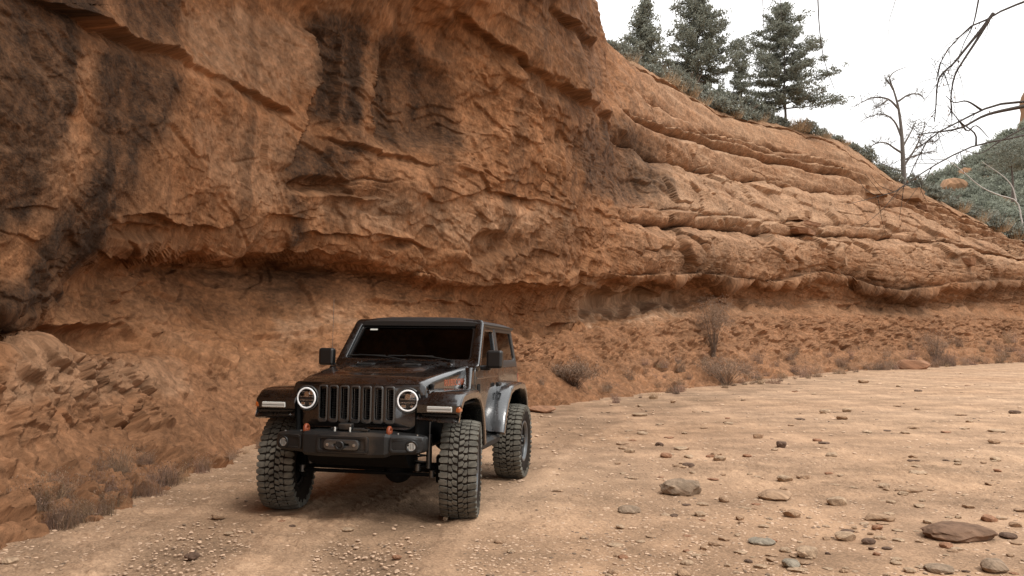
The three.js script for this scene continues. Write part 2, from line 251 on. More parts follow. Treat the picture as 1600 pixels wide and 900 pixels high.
// dark rock varnish and pale scars: outline, strength (as seen in the photograph)
const stains = [
  [[[-80, -40], [128, -20], [118, 60], [108, 140], [72, 265], [40, 330], [-80, 420]], 0.85], [[[150, 70], [240, 92], [275, 125], [272, 170], [236, 240], [205, 330], [165, 400], [105, 440], [30, 470], [55, 400], [100, 330], [150, 240]], 0.9],
  [[[170, -20], [275, -10], [272, 45], [230, 78], [170, 40]], 0.75], [[[482, 20], [560, 10], [575, 60], [555, 130], [545, 195], [492, 190], [480, 130]], 0.9], [[[470, 200], [560, 235], [545, 300], [500, 290], [448, 300], [440, 240]], 0.85],
  [[[575, 55], [640, 50], [705, 110], [712, 160], [715, 225], [640, 235], [585, 215], [575, 140]], 0.72], [[[20, 440], [105, 445], [100, 478], [60, 486], [15, 500], [-60, 520], [-60, 440]], 0.85], [[[452, 300], [485, 320], [482, 380], [455, 385]], 0.9],
  [[[880, 205], [960, 185], [1040, 235], [1055, 300], [985, 320], [915, 305], [900, 260]], 0.7], [[[800, -20], [925, -20], [940, 110], [925, 160], [870, 120], [800, 60]], 0.5], [[[840, 120], [900, 150], [985, 215], [960, 235], [880, 190], [830, 160]], 0.45],
  [[[400, 405], [500, 400], [520, 470], [430, 480]], 0.45], [[[730, 400], [900, 340], [920, 380], [830, 430], [740, 440]], 0.35], [[[1330, 430], [1450, 440], [1440, 490], [1330, 480]], 0.5], [[[1490, 425], [1620, 430], [1620, 480], [1500, 476]], 0.35], [[[560, 288], [600, 280], [640, 330], [600, 350], [565, 330]], 0.4], [[[1060, 380], [1140, 390], [1140, 440], [1080, 430]], 0.4],
];
const pales = [[[[900, 455], [960, 446], [1065, 450], [1060, 492], [985, 498], [900, 500]], 0.85], [[[500, 312], [620, 305], [760, 318], [880, 325], [900, 360], [760, 372], [600, 366], [500, 350]], 0.4], [[[280, 20], [400, 10], [476, 70], [484, 138], [420, 150], [300, 95]], 0.4], [[[990, 250], [1300, 290], [1340, 360], [1060, 352]], 0.3], [[[430, 500], [545, 480], [556, 505], [430, 545]], 0.35], [[[0, 555], [270, 552], [300, 610], [0, 640]], 0.3], [[[300, 180], [440, 190], [460, 300], [330, 330]], 0.25]].map(([p, s]) => ({ p, s, x0: Math.min(...p.map(q => q[0])) - 40, x1: Math.max(...p.map(q => q[0])) + 40, y0: Math.min(...p.map(q => q[1])) - 40, y1: Math.max(...p.map(q => q[1])) + 40 }));
function paleAt(px, py, wob) { let k = 0; for (const s of pales) { if (px < s.x0 || px > s.x1 || py < s.y0 || py > s.y1) continue; k = Math.max(k, s.s * sstep(-14, 18, polyDist(s.p, px, py) + wob * 22)); } return clamp(k * (1 + wob * 0.6)); }
const STB = stains.map(([p, s]) => ({ p, s, x0: Math.min(...p.map(q => q[0])) - 40, x1: Math.max(...p.map(q => q[0])) + 40, y0: Math.min(...p.map(q => q[1])) - 40, y1: Math.max(...p.map(q => q[1])) + 40 }));
function polyDist(p, x, y) { let c = false, d = 1e9; for (let i = 0, j = p.length - 1; i < p.length; j = i++) { const [ax, ay] = p[i], [bx, by] = p[j]; if ((ay > y) !== (by > y) && x < (bx - ax) * (y - ay) / (by - ay) + ax) c = !c; const ex = bx - ax, ey = by - ay, t = clamp(((x - ax) * ex + (y - ay) * ey) / (ex * ex + ey * ey)), qx = x - ax - t * ex, qy = y - ay - t * ey; d = Math.min(d, qx * qx + qy * qy); } d = Math.sqrt(d); return c ? d : -d; }
function stainAt(px, py, wob) { let k = 0; for (const s of STB) { if (px < s.x0 || px > s.x1 || py < s.y0 || py > s.y1) continue; k = Math.max(k, s.s * sstep(-18, 20, polyDist(s.p, px, py) + wob * 24)); } return k; }

function buildCliff() {
  const cols = [];
  for (let k = KEYS[0]; k < -1500; k += 110) cols.push(k);
  for (let k = -1500; k < -80; k += 12) cols.push(k);
  for (let k = -80; k < 1660; k += 1.85) cols.push(k);
  for (let k = 1660; k <= 2100; k += 9) cols.push(k);
  const seg = [46, 74, 22, 26, 42, 26, 52, 58, 74, 74, 46, 40, 16], rows = [];
  seg.forEach((n, r) => { for (let k = 0; k < n; k++) rows.push(r + k / n); }); rows.push(NR - 1);
  const nu = cols.length, nv = rows.length, N = nu * nv, off = new Float32Array(N), near = new Uint16Array(N), base = new Float32Array(N * 3), uv = new Float32Array(N * 2);
  const ctl = Array.from({ length: NR }, () => V());
  for (let i = 0; i < nu; i++) {
    for (let r = 0; r < NR; r++) colPoint(cols[i], r, ctl[r]);
    for (let j = 0; j < nv; j++) {
      const r = Math.min(NR - 2, Math.floor(rows[j])), t = rows[j] - r, k = (j * nu + i) * 3, p0 = ctl[Math.max(0, r - 1)], p1 = ctl[r], p2 = ctl[r + 1], p3 = ctl[Math.min(NR - 1, r + 2)];
      const ch = p1.distanceTo(p2), ca = p0.distanceTo(p1) || ch, cb = p2.distanceTo(p3) || ch, c0 = 0.62 * ch;
      for (let q = 0; q < 3; q++) { const c = comps[q], s = (p2[c] - p1[c]) / ch, sp = (p1[c] - p0[c]) / ca, sn = (p3[c] - p2[c]) / cb; base[k + q] = hermite(p1[c], p2[c], (s + sp) * 0.5 * c0 + s * 0.2 * ch, (s + sn) * 0.5 * c0 + s * 0.2 * ch, t); }
    }
  }
  // arc lengths for uv
  for (let j = 0; j < nv; j++) { let q = 0; for (let i = 0; i < nu; i++) { const n = j * nu + i, x = base[n * 3], y = base[n * 3 + 1], z = base[n * 3 + 2], D = m => (x - toeP[m].x) ** 2 + (z - toeP[m].z) ** 2; let b = D(q); while (q < TN && D(q + 1) <= b) b = D(++q); while (q > 0 && D(q - 1) < b) b = D(--q);
    const o = (x - toeP[q].x) * toeNrm[q].x + (z - toeP[q].z) * toeNrm[q].z, e = (x - toeP[q].x) * -toeNrm[q].z + (z - toeP[q].z) * toeNrm[q].x; uv[n * 2] = toeLen[q] / 1.7; uv[n * 2 + 1] = (y - 0.75 * o) / 1.7; off[n] = o; near[n] = q; } }
  const g0 = gridGeo(nu, nv, base), nrm = g0.attributes.normal.array, pos = new Float32Array(N * 3), col = new Float32Array(N * 3);
  const refl = nrm[((Math.floor(nv / 2)) * nu + Math.floor(nu / 2)) * 3] ;
  for (let j = 0; j < nv; j++) for (let i = 0; i < nu; i++) {
    const n = j * nu + i, k = n * 3, x = base[k], y = base[k + 1], z = base[k + 2], row = rows[j];
    let step = 0, px = -9999, py = 0, dep = 8; const vis = -z > 1.5; if (vis) { project(x, y, z); px = PJ.x; py = PJ.y; dep = PJ.d; }
    const S = uv[n * 2] * 1.7, T = uv[n * 2 + 1] * 1.7;      // along the strike, up the bedding
    const w1 = fbm(x * 0.45 + 9, y * 0.45, z * 0.45, 3), w2 = noise(x * 1.7, y * 1.7 + 40, z * 1.7), w3 = noise(x * 5.1, y * 5.1, z * 5.1 + 80);
    const right = sstep(940, 1060, px), talus = 1 - sstep(1.7, 2.25, row + w1 * 0.5), recess = sstep(2.2, 2.8, row) * (1 - sstep(5.6, 6.2, row)), top = sstep(11.7, 12.5, row), slab = right * sstep(7.6, 8.6, row);
    const calm = 1 - 0.62 * sstep(520, 440, px) * sstep(400, 330, py) * sstep(-0.5, 0.1, 0.4 - w1), deep = noise(S * 0.22, 3, 1) + 0.5 * noise(S * 0.7, 8, 2);
    let d = w1 * lerp(0.42, 0.25, right) * (1 - 0.4 * recess) * (0.4 + 0.6 * calm) + recess * right * (0.35 + 0.9 * deep);
    // bedding: thin hard and soft layers
    const bed = y + 0.35 * w1 + 0.25 * noise(S * 0.12, 4, 7), soft = noise(bed * 1.15, S * 0.05, 3) + 0.45 * noise(bed * 3.4, S * 0.09 + 7, 5), lay = clamp(soft * 2.2, -1, 1);
    d += lay * lerp(0.05, 0.09, right) * (1 - talus) * (0.6 + 0.9 * noise(x * 0.2 + 3, y * 0.3, z * 0.2));
    // broken faces at several sizes: big slabs, blocks, flakes
    const rough = clamp(sstep(-0.2, 0.22, fbm(x * 0.28, y * 0.34 + 11, z * 0.28, 2) + 0.14 * sstep(230, 480, py) - 0.10 * slab - 0.05 * sstep(420, 200, px)) + 0.35 * recess);
    const q1 = x + w2 * 0.10 + w1 * 0.3, q2 = y + w2 * 0.08, q3 = z + w2 * 0.10;
    const fa = facet(q1 * 0.55, q2 * 0.95 + 3, q3 * 0.55, 0.06); d += calm * fa * 0.15 * (0.45 + 0.55 * rough) * (1 - 0.5 * talus) * lerp(1, 1.25, right) * (1 - 0.5 * slab); const plateId = WO.id, e1 = WO.f2 - WO.f1;
    d -= 0.02 * (1 - sstep(0, 0.06, e1)) * rough * (1 - talus);
    const fb = facet(q1 * 1.7 + w3 * 0.12, q2 * 3.0 + w3 * 0.1, q3 * 1.7, 0.08); d += calm * fb * 0.075 * (0.12 + 0.88 * rough) * lerp(1, 1.25, right); const plateId2 = WO.id;
    const fc = facet(x * 5.2 + w3 * 0.2, y * 8.5, z * 5.2 + w3 * 0.2, 0.11); d += fc * 0.024 * (0.1 + 0.9 * rough) * (1 - 0.5 * slab);
    if (right > 0.01) { const wb = worley(S * 0.30 + w2 * 0.10, T * 0.55 + w1 * 0.6, 0.5), e = sstep(0.0, 0.05, wb.f2 - wb.f1), z0 = sstep(5.8, 6.4, row) * (1 - sstep(9.6, 10.4, row)) * sstep(-0.1, 0.15, 0.2 + noise(S * 0.11, T * 0.2, 6)); d += right * z0 * ((wb.id - 0.5) * 0.5 * e - 0.24 * (1 - e)); }
    const pl = fbm(x * 0.33 + w2 * 0.10, y * 0.55 + w2 * 0.08, z * 0.33 + 50, 3) * 6; d += terrace(pl, 0.04) * 0.05 * calm * (1 - talus) * (1 - 0.6 * right);
    // the stacked shelves of the far wall: upright faces set back one above another, notched below
    if (right > 0.01 && row > 6 && row < 12.6) { let below = null, above = null, A = 0; const wy = py + w1 * 5 + w2 * 1.6 * Math.min(1, 14 / dep) + w3 * 0.5; for (const K of shelves) { const yl = K.at(px); if (yl >= wy && (below === null || yl < below)) { below = yl; A = K.A; } if (yl < wy && (above === null || yl > above)) above = yl; }
      if (below !== null && above !== null) { const gap = below - above, t = (below - wy) / gap, roll = sstep(1.0, 0.80, t); step = right * (A * ((t - 0.55) * roll - 0.30 * (1 - roll) * 0) - A * 0.5 * (1 - roll) - (A < 0.55 ? 0.45 : 0.9) * Math.exp(-(below - wy) / 3.6)); } }
    // the traced ledges, steps and hollows
    if (vis && px > -150 && px < 1750) {
      let s = features(px, py, (w2 * (1.5 - right * 1.25) + w3 * 0.4 * (1 - right) + w1 * 0.9) * Math.min(1, 13 / dep), clamp(0.85 + 1.1 * noise(S * 0.55, T * 0.4, 15), 0.35, 1.5));
      for (const q of hollows) { const ex = (px - q[0]) , ey = (py - q[1]), sx = ex + q[5] * ey, u = (sx * sx) / (q[2] * q[2]) + ey * ey / (q[3] * q[3]); if (u < 1.4) s -= q[4] * (1 - sstep(0.1, 1.25 + w2 * 0.25, u)); }
      d += s * lerp(1, 1.25, right) * sstep(0, 1.2, row);
    }
    // fallen rubble at the foot
    if (talus > 0.02) {
      const ws = worley(x * 3.1 + w2 * 0.3, y * 4.6, z * 3.1 + w3 * 0.2), st = (ws.id - 0.3) * 0.24 * sstep(0.02, 0.16, ws.f2 - ws.f1); const wt = worley(x * 8.3, y * 10.7 + w2, z * 8.3), s2 = (wt.id - 0.4) * 0.09 * sstep(0.02, 0.2, wt.f2 - wt.f1);
      const m = sstep(-0.25, 0.15, noise(x * 0.5 + 5, y * 0.9, z * 0.5) + 0.2 * (1 - right) * sstep(620, 720, py)); d += talus * right * facet(x * 0.7 + w2 * 0.1, y * 2.6, z * 0.7, 0.06) * 0.34; d += talus * (st * (0.25 + 0.75 * m) + s2 * (0.3 + 0.7 * m));
    }
    d += w3 * 0.010 + noise(x * 12, y * 13, z * 12) * 0.006 * (0.4 + rough);
    d *= (1 - 0.5 * top) * sstep(-0.1, 0.35, row);
    const tn = toeNrm[near[n]], sx = step * tn.x, sz = step * tn.z; pos[k] = x + nrm[k] * d + sx; pos[k + 1] = y + nrm[k + 1] * d; pos[k + 2] = z + nrm[k + 2] * d + sz;
    // colour of the stone: beds, plates, iron staining, varnish
    const tone = 0.5 + 0.5 * clamp(soft * 1.4 + w1 * 0.8, -1, 1), tan = clamp(0.55 * right * sstep(5, 8, row) + 0.28 * right + 0.35 * (w1 + 0.1) + 0.25 * noise(x * 0.9, y * 2.2, z * 0.9)), red = clamp(0.2 + 0.5 * noise(x * 0.35, y * 0.6 + 33, z * 0.35) + 0.15);
    const plate = (plateId - 0.5) * 0.16 + (plateId2 - 0.5) * 0.12;
    let R = lerp(0.32, 0.44, tan), G = lerp(0.156, 0.272, tan), B = lerp(0.076, 0.168, tan);
    R = lerp(R, 0.29, red * 0.6); G = lerp(G, 0.124, red * 0.6); B = lerp(B, 0.054, red * 0.6);
    if (talus > 0) { R = lerp(R, 0.315, talus * 0.7); G = lerp(G, 0.16, talus * 0.7); B = lerp(B, 0.085, talus * 0.7); }
    if (top > 0) { R = lerp(R, 0.36, top); G = lerp(G, 0.22, top); B = lerp(B, 0.13, top); }
    const lam = noise(bed * 8, S * 0.10, 11) * 0.16 + noise(bed * 21, S * 0.25, 12) * 0.12, gr1 = noise(x * 23, y * 23, z * 23) * 0.16 + (hash(i, j, 77) - 0.5) * 0.20; const f = 0.95 + plate + 0.16 * (tone - 0.5) + w3 * 0.10 + w2 * 0.06 + lam * (1 - talus) + gr1; R *= f; G *= f; B *= f;
    if (vis) { const pk = paleAt(px, py, w2 * 0.5 + w1 * 0.8 + w3 * 0.6); if (pk > 0) { R = lerp(R, 0.47, pk); G = lerp(G, 0.30, pk); B = lerp(B, 0.19, pk); } }
    let st = vis ? stainAt(px, py, w2 * 0.45 + w1 * 0.9 + w3 * 0.28) : 0;
    // thin natural streaks of varnish running down the face
    const streak = noise((x - z) * 0.5 + w2 * 0.1, y * 0.06, 71) + 0.4 * noise((x - z) * 1.7, y * 0.12, 19); st = Math.max(st, 0.42 * sstep(0.22, 0.5, streak) * sstep(6, 7, row) * (1 - right * 0.6));
    if (st > 0) { const v = clamp(st * (1.0 + 0.4 * noise((x - z) * 1.9 + w2 * 0.2, y * 0.35, 27) + 0.25 * w3 + 0.35 * (hash(i, j, 78) - 0.5) + 0.2 * noise(x * 14, y * 14, z * 14))); R = lerp(R, 0.060, v); G = lerp(G, 0.035, v); B = lerp(B, 0.022, v); }
    col[k] = R; col[k + 1] = G; col[k + 2] = B;
  }
  const g = gridGeo(nu, nv, pos, col, uv);
  return g;
}
const rockMat = new THREE.MeshPhysicalMaterial({ specularIntensity: 0.25, vertexColors: true, map: rockMap, bumpMap: rockBump, bumpScale: 0.035, roughness: 0.95 });
const cliff = shade(new THREE.Mesh(buildCliff(), rockMat)); cliff.name = 'sandstone_cliff';
cliff.userData = { kind: 'structure', label: 'overhanging red sandstone cliff with dark streaks curving along the dirt road', category: 'cliff' }; scene.add(cliff);

// ---------------------------------------------------------------- ground: one sheet out to the horizon
function groundAt(x, z) {
  let y = groundBase(x, z); const r = Math.hypot(x, z); if (r > 90) return y;
  y += 0.05 * fbm(x * 0.16 + 4, 2, z * 0.16, 3) * sstep(3, 14, r) + 0.022 * fbm(x * 0.8, 9, z * 0.8, 3);
  return y;
}
// wheel tracks: photo points of their middle lines
const TRACK = [[[826, 704], [880, 674], [960, 653], [1060, 633], [1150, 613], [1230, 599]], [[826, 652], [900, 640], [1000, 627], [1080, 614]], [[560, 900], [600, 830], [690, 790], [770, 745], [850, 690], [960, 652], [1080, 625], [1200, 604], [1330, 590]], [[250, 900], [350, 820], [430, 780]], [[830, 668], [900, 655], [1000, 640], [1090, 622]]];
let trackPts = null;
function rutDistance(x, z) { let b = 1e9; for (const t of trackPts) for (let i = 0; i < t.length - 1; i++) { const p = t[i], q = t[i + 1], ex = q.x - p.x, ez = q.z - p.z, s = clamp(((x - p.x) * ex + (z - p.z) * ez) / (ex * ex + ez * ez)), dx = x - p.x - s * ex, dz = z - p.z - s * ez; b = Math.min(b, dx * dx + dz * dz); } return Math.sqrt(b); }
function buildGround() {
  trackPts = TRACK.map(t => t.map(p => groundOn(p[0], p[1])));
  const az = [], rad = [];
  const A = 0.66; for (let a = -Math.PI; a < -A; a += 0.06) az.push(a); for (let k = 0; k <= 760; k++) az.push(-A + 2 * A * k / 760); for (let a = A + 0.05; a < Math.PI; a += 0.06) az.push(a); az.push(Math.PI);
  for (const r of [0.02, 0.6, 1.2, 1.8, 2.4, 3, 3.6, 4.1, 4.5]) rad.push(r); for (let k = 0; k <= 330; k++) rad.push(1 / lerp(1 / 4.8, 1 / 75, k / 330)); for (const r of [84, 100, 125, 160, 220, 320, 480, 700]) rad.push(r);
  const nu = az.length, nv = rad.length, pos = new Float32Array(nu * nv * 3), col = new Float32Array(nu * nv * 3), uv = new Float32Array(nu * nv * 2);
  for (let j = 0; j < nv; j++) for (let i = 0; i < nu; i++) {
    const r = rad[j], x = r * Math.sin(az[i]), z = -r * Math.cos(az[i]), k = (j * nu + i) * 3; let y = groundAt(x, z), tr = 0, st = 0;
    const fine = r < 80 && Math.abs(az[i]) < A + 0.02;
    const w = noise(x * 0.9, 3, z * 0.9);
    if (fine) {
      const rd = rutDistance(x, z) + w * 0.12; tr = (1 - sstep(0.12, 0.35 + 0.022 * r, rd)) * clamp(0.75 + 0.9 * noise(x * 1.3, 9, z * 0.5)); y -= 0.018 * tr - 0.012 * (1 - sstep(0.05, 0.16, Math.abs(rd - 0.52)));
      const rocky = sstep(-0.15, 0.3, noise(x * 0.23 + 7, 1, z * 0.23) + 0.25 * sstep(1, 5, x)) * (1 - tr);
      const ws = worley(x * 2.6 + w * 0.3, 0.5, z * 4.4), e = sstep(0.03, 0.2, ws.f2 - ws.f1); st = ws.id > 0.72 ? e * rocky : 0; y += st * 0.012;
      const wt = worley(x * 9 + w, 0.5, z * 12); y += (wt.id > 0.6 ? sstep(0.05, 0.25, wt.f2 - wt.f1) * 0.010 * (0.3 + rocky) : 0) + noise(x * 3.1, 5, z * 3.1) * 0.005 + noise(x * 9.1, 5, z * 9.1) * 0.003;
    }
    pos[k] = x; pos[k + 1] = y; pos[k + 2] = z; uv[(j * nu + i) * 2] = x / 2.3; uv[(j * nu + i) * 2 + 1] = z / 2.3;
    const patch = clamp(0.5 + 0.9 * fbm(x * 0.28 + 3, 8, z * 0.28, 4)), redd = clamp(0.15 + 0.6 * (noise(x * 0.17, 44, z * 0.17)));
    let R = lerp(0.445, 0.515, patch), G = lerp(0.288, 0.348, patch), B = lerp(0.180, 0.232, patch);
    R = lerp(R, 0.43, redd * 0.6); G = lerp(G, 0.25, redd * 0.6); B = lerp(B, 0.145, redd * 0.6);
    const f = (1 - 0.24 * tr) * (1 + 0.06 * st) * (0.97 + 0.10 * w + 0.06 * noise(x * 4, 6, z * 4) + 0.14 * (hash(i, j, 79) - 0.5)); R *= f; G *= f; B *= f;
    col[k] = R; col[k + 1] = G; col[k + 2] = B;
  }
  const g = gridGeo(nu, nv, pos, col, uv);
  if (g.attributes.normal.getY(Math.floor(nu * nv / 2)) < 0) { const ix = g.index.array; for (let i = 0; i < ix.length; i += 3) { const t = ix[i]; ix[i] = ix[i + 1]; ix[i + 1] = t; } g.computeVertexNormals(); }
  return g;
}
const sandMat = new THREE.MeshPhysicalMaterial({ specularIntensity: 0.3, vertexColors: true, map: sandMap, bumpMap: sandBump, bumpScale: 0.012, roughness: 0.97 });
const ground = shade(new THREE.Mesh(buildGround(), sandMat)); ground.name = 'ground'; ground.userData = { kind: 'structure', label: 'dusty tan dirt road strewn with stones', category: 'ground' }; scene.add(ground);

// ---------------------------------------------------------------- the off-road vehicle; own axes: x to its left, y up, z forward, origin on the ground below the front axle
const phys = o => new THREE.MeshPhysicalMaterial(o), lin = (r, g, b) => new THREE.Color().setRGB(r, g, b);
const dustMap = grainTexture(512, (u, v) => { const a = poct(u, v, 5, 7, 81), sp = hash(Math.floor(u * 256), Math.floor(v * 256), 83), m = clamp(0.70 + a * 0.22 + (sp > 0.985 ? 0.2 : 0)); return [m, m * 0.98, m * 0.95]; }, true);
const dustRough = grainTexture(512, (u, v) => { const m = clamp(0.5 + poct(u, v, 6, 7, 91) * 0.9); return [m, m, m]; });
const boxUV = g => { if (g.attributes.uv) return g; const p = g.attributes.position, n = g.attributes.normal, uv = new Float32Array(p.count * 2); for (let i = 0; i < p.count; i++) { const ax = Math.abs(n.getX(i)), ay = Math.abs(n.getY(i)), az = Math.abs(n.getZ(i)), X = p.getX(i), Y = p.getY(i), Z = p.getZ(i); uv[i * 2] = (ax > ay && ax > az ? Z : X) * 1.1; uv[i * 2 + 1] = (ay > ax && ay > az ? Z : Y) * 1.1; } g.setAttribute('uv', new THREE.BufferAttribute(uv, 2)); return g; };
// thin road dust lying in patches on dark plastic and paint
const dustOver = (base, most, s) => grainTexture(512, (u, v) => { const a = poct(u, v, 4, 7, s), sp = hash(Math.floor(u * 300), Math.floor(v * 300), s + 3), k = clamp((a + 0.1) * 1.6) * most + (sp > 0.975 ? most * 0.9 : 0), q = t => Math.pow(t, 1 / 2.2); return [q(lerp(base, 0.34, k)), q(lerp(base, 0.225, k)), q(lerp(base, 0.14, k))]; }, true);
const dustPlastic = dustOver(0.010, 0.11, 141), paintRough = grainTexture(512, (u, v) => { const m = clamp(0.62 + poct(u, v, 5, 7, 151) * 0.35 + poct(u, v, 60, 2, 157) * 0.25); return [m, m, m]; });
const M = {
  paint: phys({ color: lin(0.066, 0.067, 0.069), metalness: 1, roughness: 0.48, roughnessMap: paintRough, clearcoat: 0.9, clearcoatRoughness: 0.07 }),
  top: phys({ color: lin(0.010, 0.010, 0.010), roughness: 0.5, clearcoat: 0.3, clearcoatRoughness: 0.25 }),
  plastic: phys({ color: lin(1, 1, 1), map: dustPlastic, roughness: 0.55, specularIntensity: 0.4 }),
  satin: phys({ color: lin(0.010, 0.010, 0.010), roughness: 0.36 }),
  steel: phys({ color: lin(1, 1, 1), map: dustPlastic, roughness: 0.42, specularIntensity: 0.6 }),
  under: phys({ color: lin(0.005, 0.005, 0.005), roughness: 0.85, specularIntensity: 0.3 }),
  rubber: phys({ color: lin(0.245, 0.237, 0.21), roughness: 0.92, map: dustMap, specularIntensity: 0.4 }),
  carcass: phys({ color: lin(0.034, 0.026, 0.021), roughness: 0.95, map: dustMap, specularIntensity: 0.3 }),
  rim: phys({ color: lin(0.10, 0.105, 0.11), metalness: 0.5, roughness: 0.45 }), rimDark: phys({ color: lin(0.015, 0.015, 0.016), roughness: 0.5, metalness: 0.3 }),
  glass: phys({ color: lin(0.075, 0.082, 0.085), transmission: 1, thickness: 0, roughness: 0.02, ior: 1.5, specularIntensity: 0.45 }), tint: phys({ color: lin(0.035, 0.035, 0.035), transmission: 1, thickness: 0, roughness: 0.02, ior: 1.5 }),
  clear: phys({ color: lin(0.95, 0.95, 0.95), transmission: 1, thickness: 0, roughness: 0.02, ior: 1.45 }),
  frit: phys({ color: lin(0.008, 0.008, 0.008), roughness: 0.2 }), chrome: phys({ color: lin(0.62, 0.62, 0.62), metalness: 1, roughness: 0.18 }), gun: phys({ color: lin(0.13, 0.13, 0.127), metalness: 0.8, roughness: 0.35 }),
  halo: phys({ color: lin(0.9, 0.9, 0.9), emissive: lin(1, 0.99, 0.96), emissiveIntensity: 0.16, roughness: 0.4 }), lens: phys({ color: lin(0.50, 0.50, 0.47), roughness: 0.22, clearcoat: 1, clearcoatRoughness: 0.05 }),
  amber: phys({ color: lin(0.36, 0.09, 0.018), roughness: 0.2, clearcoat: 1 }), hook: phys({ color: lin(0.22, 0.048, 0.015), roughness: 0.5 }), red: phys({ color: lin(0.30, 0.01, 0.01), roughness: 0.2, clearcoat: 1 }),
  decal: phys({ color: lin(0.30, 0.075, 0.03), roughness: 0.5 }), seat: phys({ color: lin(0.016, 0.016, 0.016), roughness: 0.75 }), pale: phys({ color: lin(0.55, 0.54, 0.5), roughness: 0.5 }), mesh: phys({ color: lin(0.012, 0.012, 0.012), roughness: 0.5 }), bolt: phys({ color: lin(0.5, 0.5, 0.48), metalness: 0.9, roughness: 0.3 }),
  spring: phys({ color: lin(0.06, 0.06, 0.06), roughness: 0.4 }),
};
// every part of the vehicle gets texture coordinates in metres
function triGeo(pos, uvs) { const g = new THREE.BufferGeometry(); g.setAttribute('position', new THREE.Float32BufferAttribute(pos, 3)); if (uvs) g.setAttribute('uv', new THREE.Float32BufferAttribute(uvs, 2)); g.computeVertexNormals(); return g; }
function crease(g, a = 0.55) { return toCreasedNormals(g.index ? g : g, a); }
function loft(secs, { closed = true, cap = true, angle = 0.6 } = {}) {
  const n = secs[0].length, pos = [], idx = []; for (const s of secs) for (const p of s) pos.push(p[0], p[1], p[2]);
  const m = closed ? n : n - 1;
  for (let j = 0; j < secs.length - 1; j++) for (let i = 0; i < m; i++) { const a = j * n + i, b = j * n + (i + 1) % n, c = a + n, d = b + n; idx.push(a, b, c, b, d, c); }
  if (cap && closed) for (const j of [0, secs.length - 1]) { const c = [0, 0, 0]; for (const p of secs[j]) for (let q = 0; q < 3; q++) c[q] += p[q] / n; const k = pos.length / 3; pos.push(...c); for (let i = 0; i < n; i++) { const a = j * n + i, b = j * n + (i + 1) % n; j ? idx.push(a, b, k) : idx.push(b, a, k); } }
  const g = new THREE.BufferGeometry(); g.setAttribute('position', new THREE.Float32BufferAttribute(pos, 3)); g.setIndex(idx); outward(g); return crease(g, angle);
}
function outward(g) { // turn faces so that a closed shape faces out
  const p = g.attributes.position, ix = g.index.array; let vol = 0; const a = V(), b = V(), c = V(), o = V().fromBufferAttribute(p, 0);
  for (let i = 0; i < ix.length; i += 3) { a.fromBufferAttribute(p, ix[i]).sub(o); b.fromBufferAttribute(p, ix[i + 1]).sub(o); c.fromBufferAttribute(p, ix[i + 2]).sub(o); vol += a.dot(b.cross(c)); }
  if (vol < 0) for (let i = 0; i < ix.length; i += 3) { const t = ix[i]; ix[i] = ix[i + 1]; ix[i + 1] = t; }
}
const box = (w, h, d, x = 0, y = 0, z = 0, r = 0.008) => { const g = new RoundedBoxGeometry(w, h, d, 2, Math.min(r, w / 2.1, h / 2.1, d / 2.1)); g.translate(x, y, z); return g; };
const cyl = (r, l, axis, x, y, z, seg = 20, r2 = r) => { const g = new THREE.CylinderGeometry(r, r2, l, seg); if (axis === 'x') g.rotateZ(-Math.PI / 2); if (axis === 'z') g.rotateX(Math.PI / 2); g.translate(x, y, z); return g; };
function tube(pts, r, seg = 24, rad = 8) { return new THREE.TubeGeometry(new THREE.CatmullRomCurve3(pts.map(p => V(...p))), seg, r, rad, false); }
const plain = gs => mergeGeometries(gs.map(g => { const h = g.index ? g.toNonIndexed() : g; for (const k of Object.keys(h.attributes)) if (k !== 'position' && k !== 'normal') h.deleteAttribute(k); return h; }));
const mirrorX = g => { const h = g.clone(); h.scale(-1, 1, 1); if (h.index) { const ix = h.index.array; for (let i = 0; i < ix.length; i += 3) { const t = ix[i]; ix[i] = ix[i + 1]; ix[i + 1] = t; } } else { for (const a of Object.values(h.attributes)) { const s = a.itemSize, d = a.array; for (let i = 0; i < d.length; i += 3 * s) for (let q = 0; q < s; q++) { const t = d[i + q]; d[i + q] = d[i + s + q]; d[i + s + q] = t; } } } h.computeVertexNormals; return h; };
const poly = (pts, r = 0) => { const s = new THREE.Shape(); const n = pts.length; if (!r) { pts.forEach((p, i) => i ? s.lineTo(...p) : s.moveTo(...p)); s.closePath(); return s; }
  pts.forEach((p, i) => { const a = pts[(i + n - 1) % n], b = pts[(i + 1) % n], la = Math.hypot(a[0] - p[0], a[1] - p[1]), lb = Math.hypot(b[0] - p[0], b[1] - p[1]), ra = Math.min(r, la * 0.45), rb = Math.min(r, lb * 0.45);
    const s0 = [p[0] + (a[0] - p[0]) / la * ra, p[1] + (a[1] - p[1]) / la * ra], s1 = [p[0] + (b[0] - p[0]) / lb * rb, p[1] + (b[1] - p[1]) / lb * rb]; i ? s.lineTo(...s0) : s.moveTo(...s0); s.quadraticCurveTo(p[0], p[1], s1[0], s1[1]); }); s.closePath(); return s; };
const ext = (shape, depth, bevel = 0.006, curve = 10) => new THREE.ExtrudeGeometry(shape, { depth, bevelEnabled: bevel > 0, bevelSize: bevel, bevelThickness: bevel, bevelSegments: 2, curveSegments: curve });
